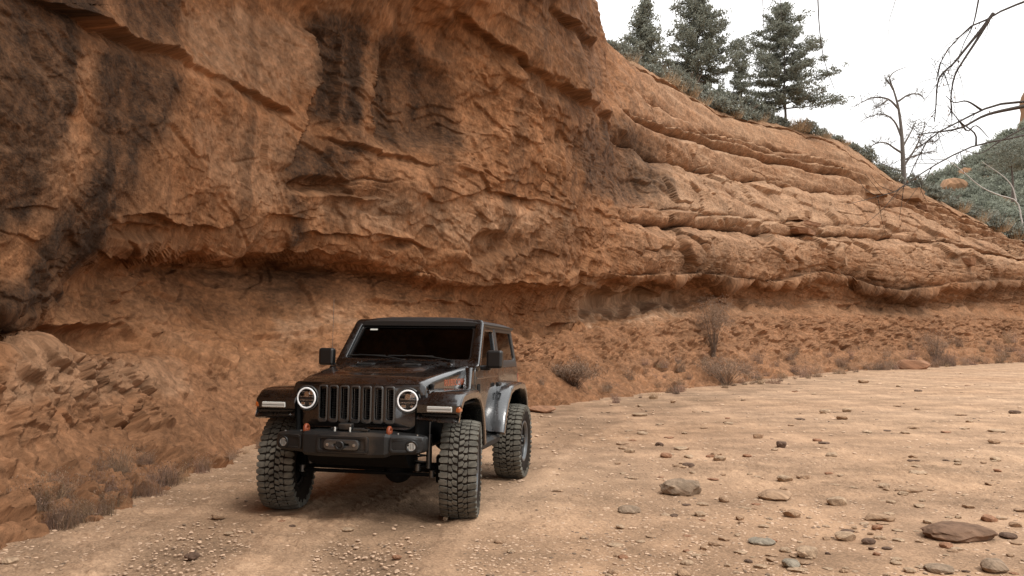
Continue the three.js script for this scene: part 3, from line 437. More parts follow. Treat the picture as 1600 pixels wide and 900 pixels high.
// a shape drawn in (z, y) becomes a side panel whose outer face lies at x = xf(y)
function sidePanel(shape, thick, xf, bevel = 0.006) { const g = ext(shape, thick, bevel), p = g.attributes.position; for (let i = 0; i < p.count; i++) { const z = p.getX(i), y = p.getY(i), c = p.getZ(i); p.setXYZ(i, xf(y, z) - thick + c - bevel, y, z); }
  for (const a of [g.attributes.position, g.attributes.uv]) { const s = a.itemSize, d = a.array; for (let i = 0; i < d.length; i += 3 * s) for (let q = 0; q < s; q++) { const t = d[i + q]; d[i + q] = d[i + s + q]; d[i + s + q] = t; } }
  g.computeVertexNormals(); return toCreasedNormals(g, 0.5); }
const bodyX = y => y < 1.0 ? lerp(0.760, 0.790, sstep(0.55, 1.0, y)) : lerp(0.790, 0.762, sstep(1.0, 1.32, y));
const topX = y => 0.758 - (y - 1.30) * 0.17;

const car = thing('offroad_vehicle', 'dark grey two-door off-road vehicle with big knobbly tyres parked below the cliff', 'vehicle', null, -1.294, 0, -7.5);
car.rotation.y = -10.95 * Math.PI / 180; car.rotation.z = -0.9 * Math.PI / 180; car.position.y = -0.012;

// hood
{
  const cols = []; for (const [f, dr] of [[1, 0.235], [1, 0.15], [1, 0.07], [0.998, 0.045], [0.985, 0.022], [0.96, 0.008], [0.93, 0.001]]) cols.push([-f, dr]);
  for (let k = 1; k < 36; k++) cols.push([-0.93 + 1.86 * k / 36, 0]); for (const c of cols.slice(0, 7).reverse()) cols.push([-c[0], c[1]]);
  const NS = 40, nu = cols.length, pos = new Float32Array(nu * (NS + 4) * 3); let k = 0;
  for (let j = 0; j < NS + 4; j++) for (const [f, dr] of cols) {
    const s = Math.min(1, j / NS), over = Math.max(0, j - NS), w0 = lerp(0.715, 0.592, s), x = f * w0, ax = Math.abs(x), zf = 0.455 - 0.19 * x * x, z = lerp(-0.80, zf, s) + Math.min(over, 2) * 0.006;
    let y = 1.352 - 0.085 * s - 0.040 * s * s; y -= 0.05 * Math.pow(sstep(0.8, 1.03, s), 2); y += 0.022 * (1 - (x / w0) ** 2);
    const dw = lerp(0.44, 0.34, s); y += 0.026 * (1 - sstep(dw - 0.03, dw + 0.035, ax)) * (1 - sstep(0.60, 0.74, s + 0.12 * (x / 0.4) ** 2)); y += 0.007 * (1 - sstep(0.10, 0.16, ax)) * (1 - sstep(0.5, 0.6, s));
    y -= over * 0.014; const side = dr; y = dr > 0.1 ? lerp(y - dr, 1.095, 0.75) : y - dr;
    if (dr > 0.1 && over) y = y; pos[k++] = x; pos[k++] = y; pos[k++] = z;
  }
  const hood = part(car, 'hood', crease(gridGeo(nu, NS + 4, pos), 0.75), M.paint);
  for (const s of [-1, 1]) {
    const latch = plain([box(0.030, 0.085, 0.040, s * 0.622, 1.150, 0.235, 0.01), box(0.036, 0.03, 0.05, s * 0.622, 1.195, 0.235, 0.01), box(0.05, 0.022, 0.06, s * 0.64, 1.112, 0.24, 0.008)]); part(hood, 'latch', latch, M.plastic);
    const vent = plain([box(0.17, 0.010, 0.10, 0, 0, 0, 0.004), ...[-0.03, 0, 0.03].map(z => box(0.15, 0.012, 0.014, 0, 0.004, z, 0.003))]); vent.rotateX(0.09); vent.translate(s * 0.235, 1.364, -0.34); part(hood, 'vent', vent, M.plastic);
    part(hood, 'hinge', plain([box(0.05, 0.022, 0.11, s * 0.50, 1.366, -0.80, 0.008), cyl(0.013, 0.06, 'x', s * 0.50, 1.374, -0.83)]), M.paint);
    part(hood, 'bump_stop', cyl(0.018, 0.022, 'y', s * 0.26, 1.37, -0.72, 14, 0.022), M.plastic);
  }
}
// grille
{
  const sh = poly([[-0.605, 1.205], [0.605, 1.205], [0.612, 1.06], [0.565, 0.90], [0.485, 0.815], [-0.485, 0.815], [-0.565, 0.90], [-0.612, 1.06]], 0.05);
  const slots = []; for (let i = -3; i <= 3; i++) { const x = i * 0.1035, outer = Math.abs(i) === 3, s = Math.sign(i), w = 0.0345; slots.push([[x - w, 1.178], [x + w, 1.178], [x + w, 0.872], [x - w, 0.872]]); }
  const holes = slots.map(q => { const p = new THREE.Path(); p.setFromPoints(poly(q, 0.022).getPoints(5)); return p; }); sh.holes.push(...holes);
  for (const s of [-1, 1]) { const p = new THREE.Path(); p.absarc(s * 0.468, 1.068, 0.105, 0, Math.PI * 2); sh.holes.push(p); }
  const bend = (g, k = 0.19) => { const p = g.attributes.position; for (let i = 0; i < p.count; i++) p.setZ(i, p.getZ(i) - k * p.getX(i) ** 2); g.computeVertexNormals(); return g; };
  const gg = ext(sh, 0.05, 0.010, 14); gg.translate(0, 0, 0.415); const grille = part(car, 'grille', toCreasedNormals(bend(gg), 0.5), M.paint);
  slots.forEach((q, i) => {
    const o = poly(q.map(([x, y]) => [x + (x > (i - 3) * 0.1035 ? 0.0065 : -0.0065), y + (y > 1 ? 0.0065 : -0.0065)]), 0.026), inn = new THREE.Path(); inn.setFromPoints(poly(q.map(([x, y]) => [x + (x > (i - 3) * 0.1035 ? -0.002 : 0.002), y + (y > 1 ? -0.002 : 0.024)]), 0.018).getPoints(5)); o.holes.push(inn);
    const f = ext(o, 0.010, 0.004, 5); f.translate(0, 0, 0.470); part(grille, 'slot_trim', toCreasedNormals(bend(f), 0.5), M.gun);
    const bars = []; for (let y = 0.885; y < 1.17; y += 0.021) bars.push(box(0.066, 0.005, 0.008, (i - 3) * 0.1035, y, 0.425, 0.002)); for (const dx of [-0.017, 0.017]) bars.push(box(0.005, 0.30, 0.006, (i - 3) * 0.1035 + dx, 1.025, 0.425, 0.002)); part(grille, 'mesh_insert', bend(plain(bars)), M.mesh);
  });
  part(car, 'radiator', box(1.08, 0.42, 0.05, 0, 1.0, 0.355, 0.01), M.under);
  for (const s of [-1, 1]) {
    const hl = new THREE.Group(); hl.name = 'headlight'; hl.position.set(s * 0.468, 1.068, 0.440); hl.rotation.y = s * 0.10; car.add(hl);
    const ring = new THREE.LatheGeometry([[0.112, -0.015], [0.114, 0.006], [0.108, 0.010], [0.101, 0.006], [0.099, -0.02]].map(p => new THREE.Vector2(...p)), 48); ring.rotateX(Math.PI / 2); part(hl, 'bezel', ring, M.gun);
    const cup = new THREE.LatheGeometry([[0.0, -0.06], [0.06, -0.058], [0.095, -0.02], [0.10, 0.0]].map(p => new THREE.Vector2(...p)), 40); cup.rotateX(Math.PI / 2); part(hl, 'bowl', cup, M.gun);
    const halo = new THREE.TorusGeometry(0.087, 0.0075, 10, 56); halo.translate(0, 0, 0.016); part(hl, 'halo_light', halo, M.halo);
    part(hl, 'projector', plain([cyl(0.033, 0.05, 'z', 0, 0.030, -0.02, 24), cyl(0.030, 0.05, 'z', 0, -0.036, -0.02, 24), box(0.145, 0.030, 0.03, 0, -0.002, -0.005, 0.008), box(0.06, 0.022, 0.02, -0.03, 0.044, 0.0, 0.004), box(0.06, 0.018, 0.02, 0.028, -0.050, 0.0, 0.004)]), M.rimDark);
    part(hl, 'reflector', plain([cyl(0.026, 0.01, 'z', 0, 0.032, 0.008, 24), box(0.13, 0.006, 0.012, 0, 0.013, 0.012, 0.002), box(0.13, 0.006, 0.012, 0, -0.018, 0.012, 0.002), box(0.040, 0.038, 0.01, 0.040, 0.044, 0.004, 0.003), box(0.036, 0.026, 0.01, -0.042, 0.046, 0.004, 0.003), box(0.040, 0.026, 0.01, -0.038, -0.050, 0.006, 0.003), box(0.024, 0.02, 0.01, 0.036, -0.050, 0.006, 0.003)]), M.chrome);
    const dome = new THREE.SphereGeometry(0.19, 32, 10, 0, Math.PI * 2, 0, 0.54); dome.rotateX(Math.PI / 2); dome.translate(0, 0, -0.138); part(hl, 'lens', dome, M.clear);
  }
}
// windscreen and its frame, drawn in its own plane and leaned back
{
  const ang = Math.atan2(0.36, 0.385), put = g => { g.rotateX(-ang); g.translate(0, 1.40, -0.94); return g; };
  const o = poly([[-0.775, -0.09], [0.775, -0.09], [0.712, 0.578], [-0.712, 0.578]], 0.05), hole = [[-0.700, -0.012], [0.700, -0.012], [0.660, 0.535], [-0.660, 0.535]];
  const hp = new THREE.Path(); hp.setFromPoints(poly(hole, 0.05).getPoints(8)); o.holes.push(hp);
  const fr = part(car, 'windscreen_frame', toCreasedNormals(put(ext(o, 0.055, 0.016, 8).translate(0, 0, -0.045)), 0.5), M.paint);
  const b = poly(hole, 0.05), hb = new THREE.Path(); hb.setFromPoints(poly([[-0.655, 0.03], [0.655, 0.03], [0.618, 0.488], [-0.618, 0.488]], 0.04).getPoints(8)); b.holes.push(hb);
  part(fr, 'black_border', put(ext(b, 0.006, 0, 8).translate(0, 0, -0.012)), M.frit);
  part(fr, 'windscreen', put(ext(poly(hole, 0.05), 0.004, 0, 8).translate(0, 0, -0.020)), M.glass);
  part(fr, 'pale_rectangle', put(box(0.085, 0.022, 0.002, -0.505, 0.455, -0.005, 0.001)), M.pale);  // small flat pale rectangle in an upper corner of the windscreen
  for (const x of [-0.33, 0.20]) part(car, 'wiper', plain([put(tube([[x + 0.30, -0.03, 0.035], [x + 0.10, 0.012, 0.035], [x - 0.22, 0.045, 0.028]], 0.007, 12, 6)), put(box(0.50, 0.012, 0.014, x - 0.18, 0.05, 0.012, 0.004)), put(cyl(0.022, 0.03, 'z', x + 0.30, -0.035, 0.02))]), M.plastic);
  part(car, 'cowl', plain([box(1.42, 0.03, 0.14, 0, 1.325, -0.86, 0.01), ...[...Array(24).keys()].map(k => box(0.02, 0.008, 0.07, -0.6 + k * 0.052, 1.343, -0.855, 0.002))]), M.plastic);
  // rear-view mirror behind the glass
  part(car, 'rear_view_mirror', box(0.22, 0.06, 0.025, 0.0, 1.70, -1.33, 0.02), M.satin);
}
// roof
{
  const secs = []; const N = 22; for (let j = 0; j <= N; j++) { const s = j / N, z = lerp(-1.275, -3.10, s), fr = sstep(0, 0.06, s), bk = sstep(1, 0.93, s), ring = [], w = lerp(0.712, 0.700, s);
    for (let i = 0; i <= 24; i++) { const f = -1 + i / 12, x = w * Math.sign(f) * Math.pow(Math.abs(f), 0.8), e = Math.abs(f) ** 5; ring.push([x, 1.806 + (0.062 * (1 - e) + 0.008 * (1 - f * f)) * Math.min(lerp(0.25, 1, fr), lerp(0.4, 1, bk)), z]); }
    for (let i = 24; i >= 0; i -= 4) { const f = -1 + i / 12; ring.push([w * 0.985 * Math.sign(f) * Math.pow(Math.abs(f), 0.8), 1.775, z]); } secs.push(ring); }
  const roof = part(car, 'roof', loft(secs, { angle: 0.7 }), M.top);
  for (const s of [-1, 1]) part(roof, 'gutter', box(0.014, 0.014, 1.72, s * 0.712, 1.800, -2.18, 0.005), M.plastic);
  part(roof, 'panel_seam', box(1.36, 0.004, 0.012, 0, 1.872, -2.02, 0.002), M.under);
}
// doors, rear quarters, tub
for (const s of [1, -1]) {
  const flip = g => s > 0 ? g : mirrorX(g), doorTitle = 'door';
  const door = part(car, doorTitle, flip(sidePanel(poly([[-0.815, 0.635], [-0.80, 1.315], [-1.93, 1.315], [-1.93, 1.0], [-1.86, 0.86], [-1.70, 0.66], [-1.62, 0.635]], 0.03), 0.05, y => bodyX(y) + 0.004, 0.008)), M.paint);
  const fo = poly([[-0.985, 1.318], [-1.335, 1.765], [-1.985, 1.778], [-1.955, 1.318]], 0.03), fh = new THREE.Path(); fh.setFromPoints(poly([[-1.075, 1.345], [-1.372, 1.728], [-1.94, 1.740], [-1.915, 1.345]], 0.03).getPoints(6)); fo.holes.push(fh);
  part(door, 'window_frame', flip(sidePanel(fo, 0.03, topX, 0.006)), M.paint);
  part(door, 'window', flip(sidePanel(poly([[-1.055, 1.33], [-1.36, 1.738], [-1.95, 1.75], [-1.93, 1.33]]), 0.004, y => topX(y) - 0.024, 0)), M.glass);
  part(door, 'handle', plain([box(0.024, 0.034, 0.15, s * 0.815, 1.140, -1.76, 0.010), box(0.03, 0.05, 0.03, s * 0.802, 1.14, -1.70, 0.01), box(0.03, 0.05, 0.03, s * 0.802, 1.14, -1.82, 0.01)]), M.plastic);
  for (const y of [1.13, 0.76]) part(door, 'hinge', plain([box(0.022, 0.075, 0.085, s * 0.800, y, -0.80, 0.008), cyl(0.016, 0.09, 'y', s * 0.806, y, -0.79, 12)]), M.plastic);
  part(door, 'crease_line', flip(sidePanel(poly([[-0.84, 1.238], [-1.90, 1.238], [-1.90, 1.226], [-0.84, 1.226]]), 0.006, y => bodyX(y) + 0.008, 0.003)), M.paint);
  const mir = part(door, 'mirror', plain([box(0.168, 0.185, 0.10, s * 0.925, 1.425, -0.985, 0.03), box(0.12, 0.05, 0.07, s * 0.82, 1.335, -1.02, 0.02)]), M.satin);
  const q = poly([[-1.945, 1.315], [-1.945, 0.98], [-1.86, 0.84], [-1.70, 0.64], [-1.62, 0.60], [-3.13, 0.72], [-3.14, 1.315]], 0.02);
  const wh = [[-1.945, 1.315], [-1.945, 1.05], [-2.05, 1.08], [-2.85, 1.08], [-2.98, 0.95], [-3.04, 0.72], [-3.14, 0.72], [-3.145, 1.315]];
  part(car, 'rear_quarter', flip(sidePanel(poly(wh, 0.015), 0.05, bodyX, 0.008)), M.paint);
  part(car, 'sill_panel', flip(sidePanel(poly([[-0.80, 0.60], [-0.80, 0.63], [-1.62, 0.63], [-1.95, 1.05], [-1.99, 1.05], [-1.66, 0.58]], 0), 0.05, y => bodyX(y) - 0.012, 0.004)), M.paint);
  // hardtop side and its window
  const ho = poly([[-1.998, 1.320], [-2.02, 1.80], [-3.075, 1.80], [-3.14, 1.320]], 0.03), hh = new THREE.Path(); hh.setFromPoints(poly([[-2.095, 1.395], [-2.11, 1.745], [-2.99, 1.745], [-3.045, 1.395]], 0.05).getPoints(6)); ho.holes.push(hh);
  const hs = part(car, 'hardtop_side', flip(sidePanel(ho, 0.035, topX, 0.008)), M.top);
  part(hs, 'window', flip(sidePanel(poly([[-2.08, 1.38], [-2.09, 1.76], [-3.0, 1.76], [-3.06, 1.38]], 0.03), 0.004, y => topX(y) - 0.016, 0)), M.tint);
  // cowl side behind the front wheel
  part(car, 'cowl_side', flip(sidePanel(poly([[-0.785, 0.60], [-0.79, 1.33], [-0.70, 1.335], [-0.55, 1.14], [-0.50, 1.02], [-0.58, 0.60]], 0.02), 0.06, bodyX, 0.008)), M.paint);
  part(car, 'fender_side', plain([box(0.03, 0.14, 0.80, s * 0.625, 1.09, -0.03, 0.008)].map(g => g)), M.paint);
  // rock rail
  part(car, 'rock_rail', loft([-0.66, -0.74, -1.60, -1.72].map((z, k) => [[0.70, 0.50], [0.83, 0.505], [0.865, 0.53], [0.865, 0.575], [0.83, 0.60], [0.70, 0.60]].map(([x, y]) => [s * (k === 0 || k === 3 ? x - 0.04 : x), y, z]))), M.plastic);
  part(car, 'tail_light', box(0.13, 0.27, 0.05, s * 0.70, 1.10, -3.165, 0.015), M.red);
}
part(car, 'tailgate', box(1.50, 0.62, 0.05, 0, 1.02, -3.13, 0.02), M.paint);
part(car, 'rear_window', box(1.34, 0.44, 0.012, 0, 1.56, -3.10, 0.006).translate(0, 0, 0), M.tint);
part(car, 'rear_bumper', box(1.50, 0.16, 0.16, 0, 0.68, -3.22, 0.03), M.plastic);
part(car, 'floor_pan', plain([box(1.44, 0.05, 2.36, 0, 0.63, -1.97, 0.01), box(1.10, 0.04, 1.20, 0, 0.72, -0.20, 0.01), box(1.42, 0.70, 0.03, 0, 0.98, -0.74, 0.01)]), M.under);
part(car, 'dashboard', plain([box(1.36, 0.22, 0.30, 0, 1.22, -0.96, 0.05), box(0.34, 0.07, 0.18, 0.36, 1.345, -1.0, 0.03)]), M.seat);
{ const w = new THREE.TorusGeometry(0.185, 0.015, 10, 40); w.rotateX(-0.45); w.translate(0.36, 1.27, -1.27); part(car, 'steering_wheel', plain([w, cyl(0.05, 0.05, 'z', 0.36, 1.27, -1.27), box(0.34, 0.025, 0.02, 0.36, 1.27, -1.27)]), M.seat); }
for (const s of [-1, 1]) { const st = part(car, 'seat', plain([box(0.48, 0.14, 0.50, s * 0.36, 0.86, -1.68, 0.05), (() => { const g = box(0.48, 0.62, 0.13, 0, 0.31, 0, 0.05); g.rotateX(-0.2); g.translate(s * 0.36, 0.90, -1.90); return g; })(), box(0.25, 0.17, 0.09, s * 0.36, 1.58, -2.05, 0.035)]), M.seat); }
part(car, 'rear_bench', plain([box(1.0, 0.14, 0.42, 0, 0.90, -2.5, 0.05), box(1.0, 0.55, 0.12, 0, 1.15, -2.78, 0.05)]), M.seat);
for (const s of [-1, 1]) part(car, 'roll_bar', tube([[s * 0.60, 0.7, -2.05], [s * 0.60, 1.60, -2.05], [s * 0.58, 1.74, -2.1], [s * 0.57, 1.74, -2.9], [s * 0.6, 1.2, -3.02]], 0.034, 40, 10), M.seat);
// flares
function flare(path, xin, xout, lean) {
  const pts = path.map(p => V(0, p[1], p[0])), cv = { getPoint: t => pts[Math.round(t * (pts.length - 1))].clone(), getTangent: t => { const i = Math.round(t * (pts.length - 1)); return pts[Math.min(pts.length - 1, i + 1)].clone().sub(pts[Math.max(0, i - 1)]).normalize(); } }, secs = [], N = pts.length - 1;
  for (let j = 0; j <= N; j++) { const t = j / N, p = cv.getPoint(t), q = cv.getTangent(t), nz = -q.y, ny = q.z, sg = ny > 0 || (Math.abs(ny) < 0.2 && false) ? 1 : 1; let n = [nz, ny]; // normal in (z, y)
    const c = [path.reduce((a, b) => a + b[0], 0) / path.length, 0.5]; if (n[0] * (p.z - c[0]) + n[1] * (p.y - c[1]) < 0) n = [-n[0], -n[1]];
    const xo = xout(t), xi = xin(t), P = (x, o) => [x, p.y + n[1] * o, p.z + n[0] * o];
    secs.push([P(xi, lean(t)), P(lerp(xi, xo, 0.45), lean(t) * 0.72), P(xo - 0.036, 0.008), P(xo - 0.010, -0.002), P(xo, -0.020), P(xo, -0.068), P(xo - 0.012, -0.078), P(xo - 0.05, -0.074), P(xi, -0.05)]); }
  return loft(secs, { angle: 0.45 });
}
const frontPath = [[0.425, 0.948], [0.462, 0.958], [0.474, 0.974], [0.482, 1.036], [0.470, 1.058], [0.385, 1.120], [0.34, 1.134], [0.10, 1.150], [-0.16, 1.148], [-0.26, 1.124], [-0.35, 1.07], [-0.43, 0.985], [-0.485, 0.88], [-0.53, 0.76], [-0.565, 0.62]];
const rearPath = [[-1.50, 0.63], [-1.58, 0.80], [-1.72, 0.97], [-1.90, 1.09], [-2.12, 1.13], [-2.45, 1.14], [-2.78, 1.125], [-2.93, 1.04], [-3.03, 0.90], [-3.08, 0.76]];
const fl = flare(frontPath, () => 0.565, t => lerp(0.935, 0.95, sstep(0, 0.3, t)), t => 0.010), rf = flare(rearPath, () => 0.70, () => 0.93, () => 0.02);
for (const s of [1, -1]) {
  const f = part(car, 'front_flare', s > 0 ? fl : mirrorX(fl), M.paint);
  const lip = flare(frontPath.map(([z, y]) => [z - (z - (-0.05)) * 0.012, y - 0.006]), () => 0.60, () => 0.944, () => -0.052); 
  part(f, 'under_lip', plain([box(0.34, 0.034, 0.06, s * 0.765, 0.944, 0.425, 0.010)]), M.plastic);
  const lens = box(0.225, 0.050, 0.030, s * 0.765, 1.004, 0.484, 0.010); part(f, 'marker_lamp', plain([lens]), M.lens);
  part(f, 'marker_divider', box(0.215, 0.004, 0.004, s * 0.765, 1.004, 0.4995, 0.001), M.gun);
  part(f, 'turn_lamp', plain([box(0.046, 0.050, 0.090, s * 0.924, 1.004, 0.440, 0.014)]), M.amber);
  part(car, 'rear_flare', s > 0 ? rf : mirrorX(rf), M.paint);
  part(car, 'wheel_liner', plain([box(0.03, 0.50, 0.98, s * 0.55, 0.90, -0.04, 0.01), box(0.36, 0.02, 0.62, s * 0.72, 1.035, -0.02, 0.005), box(0.28, 0.44, 0.02, s * 0.66, 0.85, -0.56, 0.005)]), M.under);
  part(car, 'rear_wheel_liner', plain([box(0.03, 0.50, 1.3, s * 0.60, 0.86, -2.45, 0.01), box(0.28, 0.02, 1.0, s * 0.73, 1.045, -2.45, 0.005), box(0.22, 0.35, 0.02, s * 0.70, 0.80, -1.78, 0.005)]), M.under);
}
// front bumper
{
  const prof = (x, z0, z1, y0, y1, r = 0.025) => [[x, y0, z0], [x, y0, z1 - r], [x, y0 + r, z1], [x, (y0 + y1) / 2, z1 + 0.004], [x, y1 - r, z1], [x, y1, z1 - r], [x, y1, z0]];
  const bm = part(car, 'front_bumper', loft([[-0.675, 0.50, 0.565, 0.665, 0.755], [-0.66, 0.49, 0.60, 0.645, 0.775], [-0.60, 0.47, 0.640, 0.632, 0.785], [-0.46, 0.45, 0.672, 0.628, 0.792], [-0.395, 0.45, 0.682, 0.622, 0.797], [-0.36, 0.45, 0.715, 0.606, 0.803], [-0.22, 0.45, 0.728, 0.600, 0.806], [0.22, 0.45, 0.728, 0.600, 0.806], [0.36, 0.45, 0.715, 0.606, 0.803], [0.395, 0.45, 0.682, 0.622, 0.797], [0.46, 0.45, 0.672, 0.628, 0.792], [0.60, 0.47, 0.640, 0.632, 0.785], [0.66, 0.49, 0.60, 0.645, 0.775], [0.675, 0.50, 0.565, 0.665, 0.755]].map(a => prof(...a)), { angle: 0.5 }), M.steel);
  // raised frame round the winch opening, fairlead with its hook
  const fo = poly([[-0.225, 0.640], [0.225, 0.640], [0.225, 0.775], [-0.225, 0.775]], 0.03), fi = new THREE.Path(); fi.setFromPoints(poly([[-0.205, 0.656], [0.205, 0.656], [0.205, 0.760], [-0.205, 0.760]], 0.024).getPoints(6)); fo.holes.push(fi); const fg = ext(fo, 0.012, 0.005, 8); fg.translate(0, 0, 0.728); part(bm, 'winch_frame', toCreasedNormals(fg, 0.5), M.steel);
  const la = poly([[-0.148, 0.672], [0.148, 0.672], [0.148, 0.742], [-0.148, 0.742]], 0.034), lh = new THREE.Path(); lh.setFromPoints(poly([[-0.075, 0.692], [0.075, 0.692], [0.075, 0.722], [-0.075, 0.722]], 0.014).getPoints(6)); la.holes.push(lh); const lg = ext(la, 0.022, 0.008, 10); lg.translate(0, 0, 0.738); const fair = part(bm, 'fairlead', toCreasedNormals(lg, 0.5), M.gun);
  part(fair, 'cable_slot', box(0.17, 0.045, 0.008, 0, 0.707, 0.738, 0.003), M.under);
  for (const x of [-0.118, 0.118]) part(fair, 'bolt', cyl(0.013, 0.012, 'z', x, 0.707, 0.772, 6), M.bolt);
  part(bm, 'winch_hook', plain([new THREE.TorusGeometry(0.030, 0.012, 10, 24).translate(-0.005, 0.702, 0.785), cyl(0.020, 0.05, 'z', -0.005, 0.707, 0.770, 16)]), M.steel);
  for (const s of [-1, 1]) {
    // fog lamp pod
    const po = poly([[0.40, 0.652], [0.655, 0.652], [0.655, 0.765], [0.40, 0.765]], 0.03), pf = new THREE.Path(); pf.setFromPoints(poly([[0.412, 0.664], [0.642, 0.664], [0.642, 0.753], [0.412, 0.753]], 0.024).getPoints(6)); po.holes.push(pf); const pg = ext(po, 0.012, 0.005, 8); { const p = pg.attributes.position; for (let i = 0; i < p.count; i++) p.setZ(i, p.getZ(i) + 0.678 - 1.35 * Math.max(0, p.getX(i) - 0.44) ** 2 - 0.11 * Math.max(0, p.getX(i) - 0.4)); } pg.computeVertexNormals(); part(bm, 'pod_rim', toCreasedNormals(s > 0 ? pg : mirrorX(pg), 0.5), M.steel);
    const fog = new THREE.Group(); fog.name = 'fog_lamp'; fog.position.set(s * 0.577, 0.700, 0.648); fog.rotation.y = s * 0.18; car.add(fog);
    const fr = new THREE.LatheGeometry([[0.034, 0.004], [0.045, 0.012], [0.052, 0.004], [0.052, -0.03]].map(p => new THREE.Vector2(...p)), 28); fr.rotateX(Math.PI / 2); part(fog, 'rim', fr, M.satin); part(fog, 'reflector', plain([cyl(0.037, 0.004, 'z', 0, 0, 0.0, 24)]), M.lens); part(fog, 'louvre', plain([-0.02, -0.007, 0.007, 0.02].map(x => box(0.004, 0.05, 0.006, x, 0, 0.004, 0.001))), M.gun);
    const hk = new THREE.TorusGeometry(0.032, 0.0125, 10, 20, Math.PI * 1.25); hk.rotateY(Math.PI / 2); hk.rotateX(-0.3); hk.scale(1.35, 1.1, 1); hk.translate(s * 0.375, 0.815, 0.635); part(car, 'tow_hook', plain([hk, box(0.034, 0.05, 0.04, s * 0.375, 0.80, 0.63, 0.01)]), M.hook);
    part(bm, 'bolt', cyl(0.009, 0.01, 'y', s * 0.44, 0.798, 0.60, 8), M.bolt); part(bm, 'bolt', cyl(0.009, 0.01, 'y', s * 0.60, 0.788, 0.57, 8), M.bolt);
  }
  part(car, 'winch_cover', plain([box(0.125, 0.062, 0.075, -0.028, 0.842, 0.60, 0.018), box(0.30, 0.03, 0.06, -0.03, 0.815, 0.56, 0.01), box(0.06, 0.02, 0.05, 0.15, 0.818, 0.60, 0.006)]), M.plastic);
  for (const x of [-0.105, 0.032]) part(car, 'winch_strap', box(0.014, 0.040, 0.012, x, 0.822, 0.655, 0.004), M.pale);
  part(car, 'skid_plate', loft([[0.46, 0.60, 0.46], [0.36, 0.50, 0.46], [0.24, 0.46, 0.44], [-0.10, 0.44, 0.40]].map(([z, y, w]) => [[-w, y, z], [w, y, z], [w, y + 0.12, z], [-w, y + 0.12, z]])), M.under);
  part(car, 'front_fascia', box(1.06, 0.20, 0.10, 0, 0.77, 0.36, 0.01), M.under);
}
// frame, axles, steering, springs
for (const s of [-1, 1]) part(car, 'frame_rail', box(0.09, 0.13, 3.55, s * 0.40, 0.645, -1.32, 0.01), M.under);
const axle = part(car, 'front_axle', plain([cyl(0.045, 1.44, 'x', 0, 0.44, 0), (() => { const g = new THREE.SphereGeometry(0.135, 20, 14); g.scale(1, 1, 1.15); g.translate(0.26, 0.43, 0.03); return g; })()]), M.under);
part(car, 'rear_axle', plain([cyl(0.045, 1.44, 'x', 0, 0.44, -2.46), new THREE.SphereGeometry(0.14, 20, 14).translate(0, 0.43, -2.46)]), M.under);
part(car, 'tie_rod', plain([cyl(0.017, 1.30, 'x', 0, 0.40, 0.17), cyl(0.014, 0.85, 'x', 0.15, 0.475, 0.21)]), M.under);
[0.62, -0.62, 0.50].forEach((x, k) => part(car, 'rod_end', cyl(0.026, 0.06, 'y', x, 0.41 + (k === 2 ? 0.06 : 0), k === 2 ? 0.21 : 0.17, 12), M.gun));
for (const s of [-1, 1]) {
  const pts = []; for (let k = 0; k <= 160; k++) { const a = k / 160 * Math.PI * 2 * 6.5; pts.push(V(s * 0.46 + 0.065 * Math.cos(a), 0.49 + 0.40 * k / 160, 0.02 + 0.065 * Math.sin(a))); }
  part(car, 'coil_spring', new THREE.TubeGeometry(new THREE.CatmullRomCurve3(pts), 200, 0.0085, 6), M.spring);
  part(car, 'shock_absorber', plain([cyl(0.026, 0.30, 'y', s * 0.57, 0.60, 0.11), cyl(0.012, 0.3, 'y', s * 0.57, 0.85, 0.11)]), M.gun);
  part(car, 'knuckle', plain([box(0.08, 0.26, 0.12, s * 0.66, 0.44, 0.02, 0.03), cyl(0.10, 0.05, 'x', s * 0.70, 0.44, 0, 24)]), M.under);
}
part(car, 'exhaust', cyl(0.035, 1.4, 'z', -0.2, 0.52, -1.3), M.under);
part(car, 'antenna', plain([cyl(0.002, 0.74, 'y', -0.745, 1.66, -0.70, 6), cyl(0.012, 0.05, 'y', -0.745, 1.30, -0.70, 10)]), M.gun);
// lettering on the bonnet's side
{
  const { FontLoader } = await import('three/addons/loaders/FontLoader.js'), { TextGeometry } = await import('three/addons/geometries/TextGeometry.js');
  const font = await new FontLoader().loadAsync('fonts/droid/droid_sans_bold.typeface.json');
  const t = new TextGeometry('RUBICON', { font, size: 0.062, depth: 0.0015, curveSegments: 3, bevelEnabled: false }); t.scale(1.35, 1, 1); t.computeBoundingBox(); const w = t.boundingBox.max.x;
  for (const s of [1, -1]) { const g = t.clone(); g.translate(-w / 2, 0, 0); g.rotateY(s * Math.PI / 2); g.rotateY(-s * 0.102); g.translate(s * 0.6668, 1.175, -0.34); part(car, 'bonnet_lettering', g, M.decal); }
}
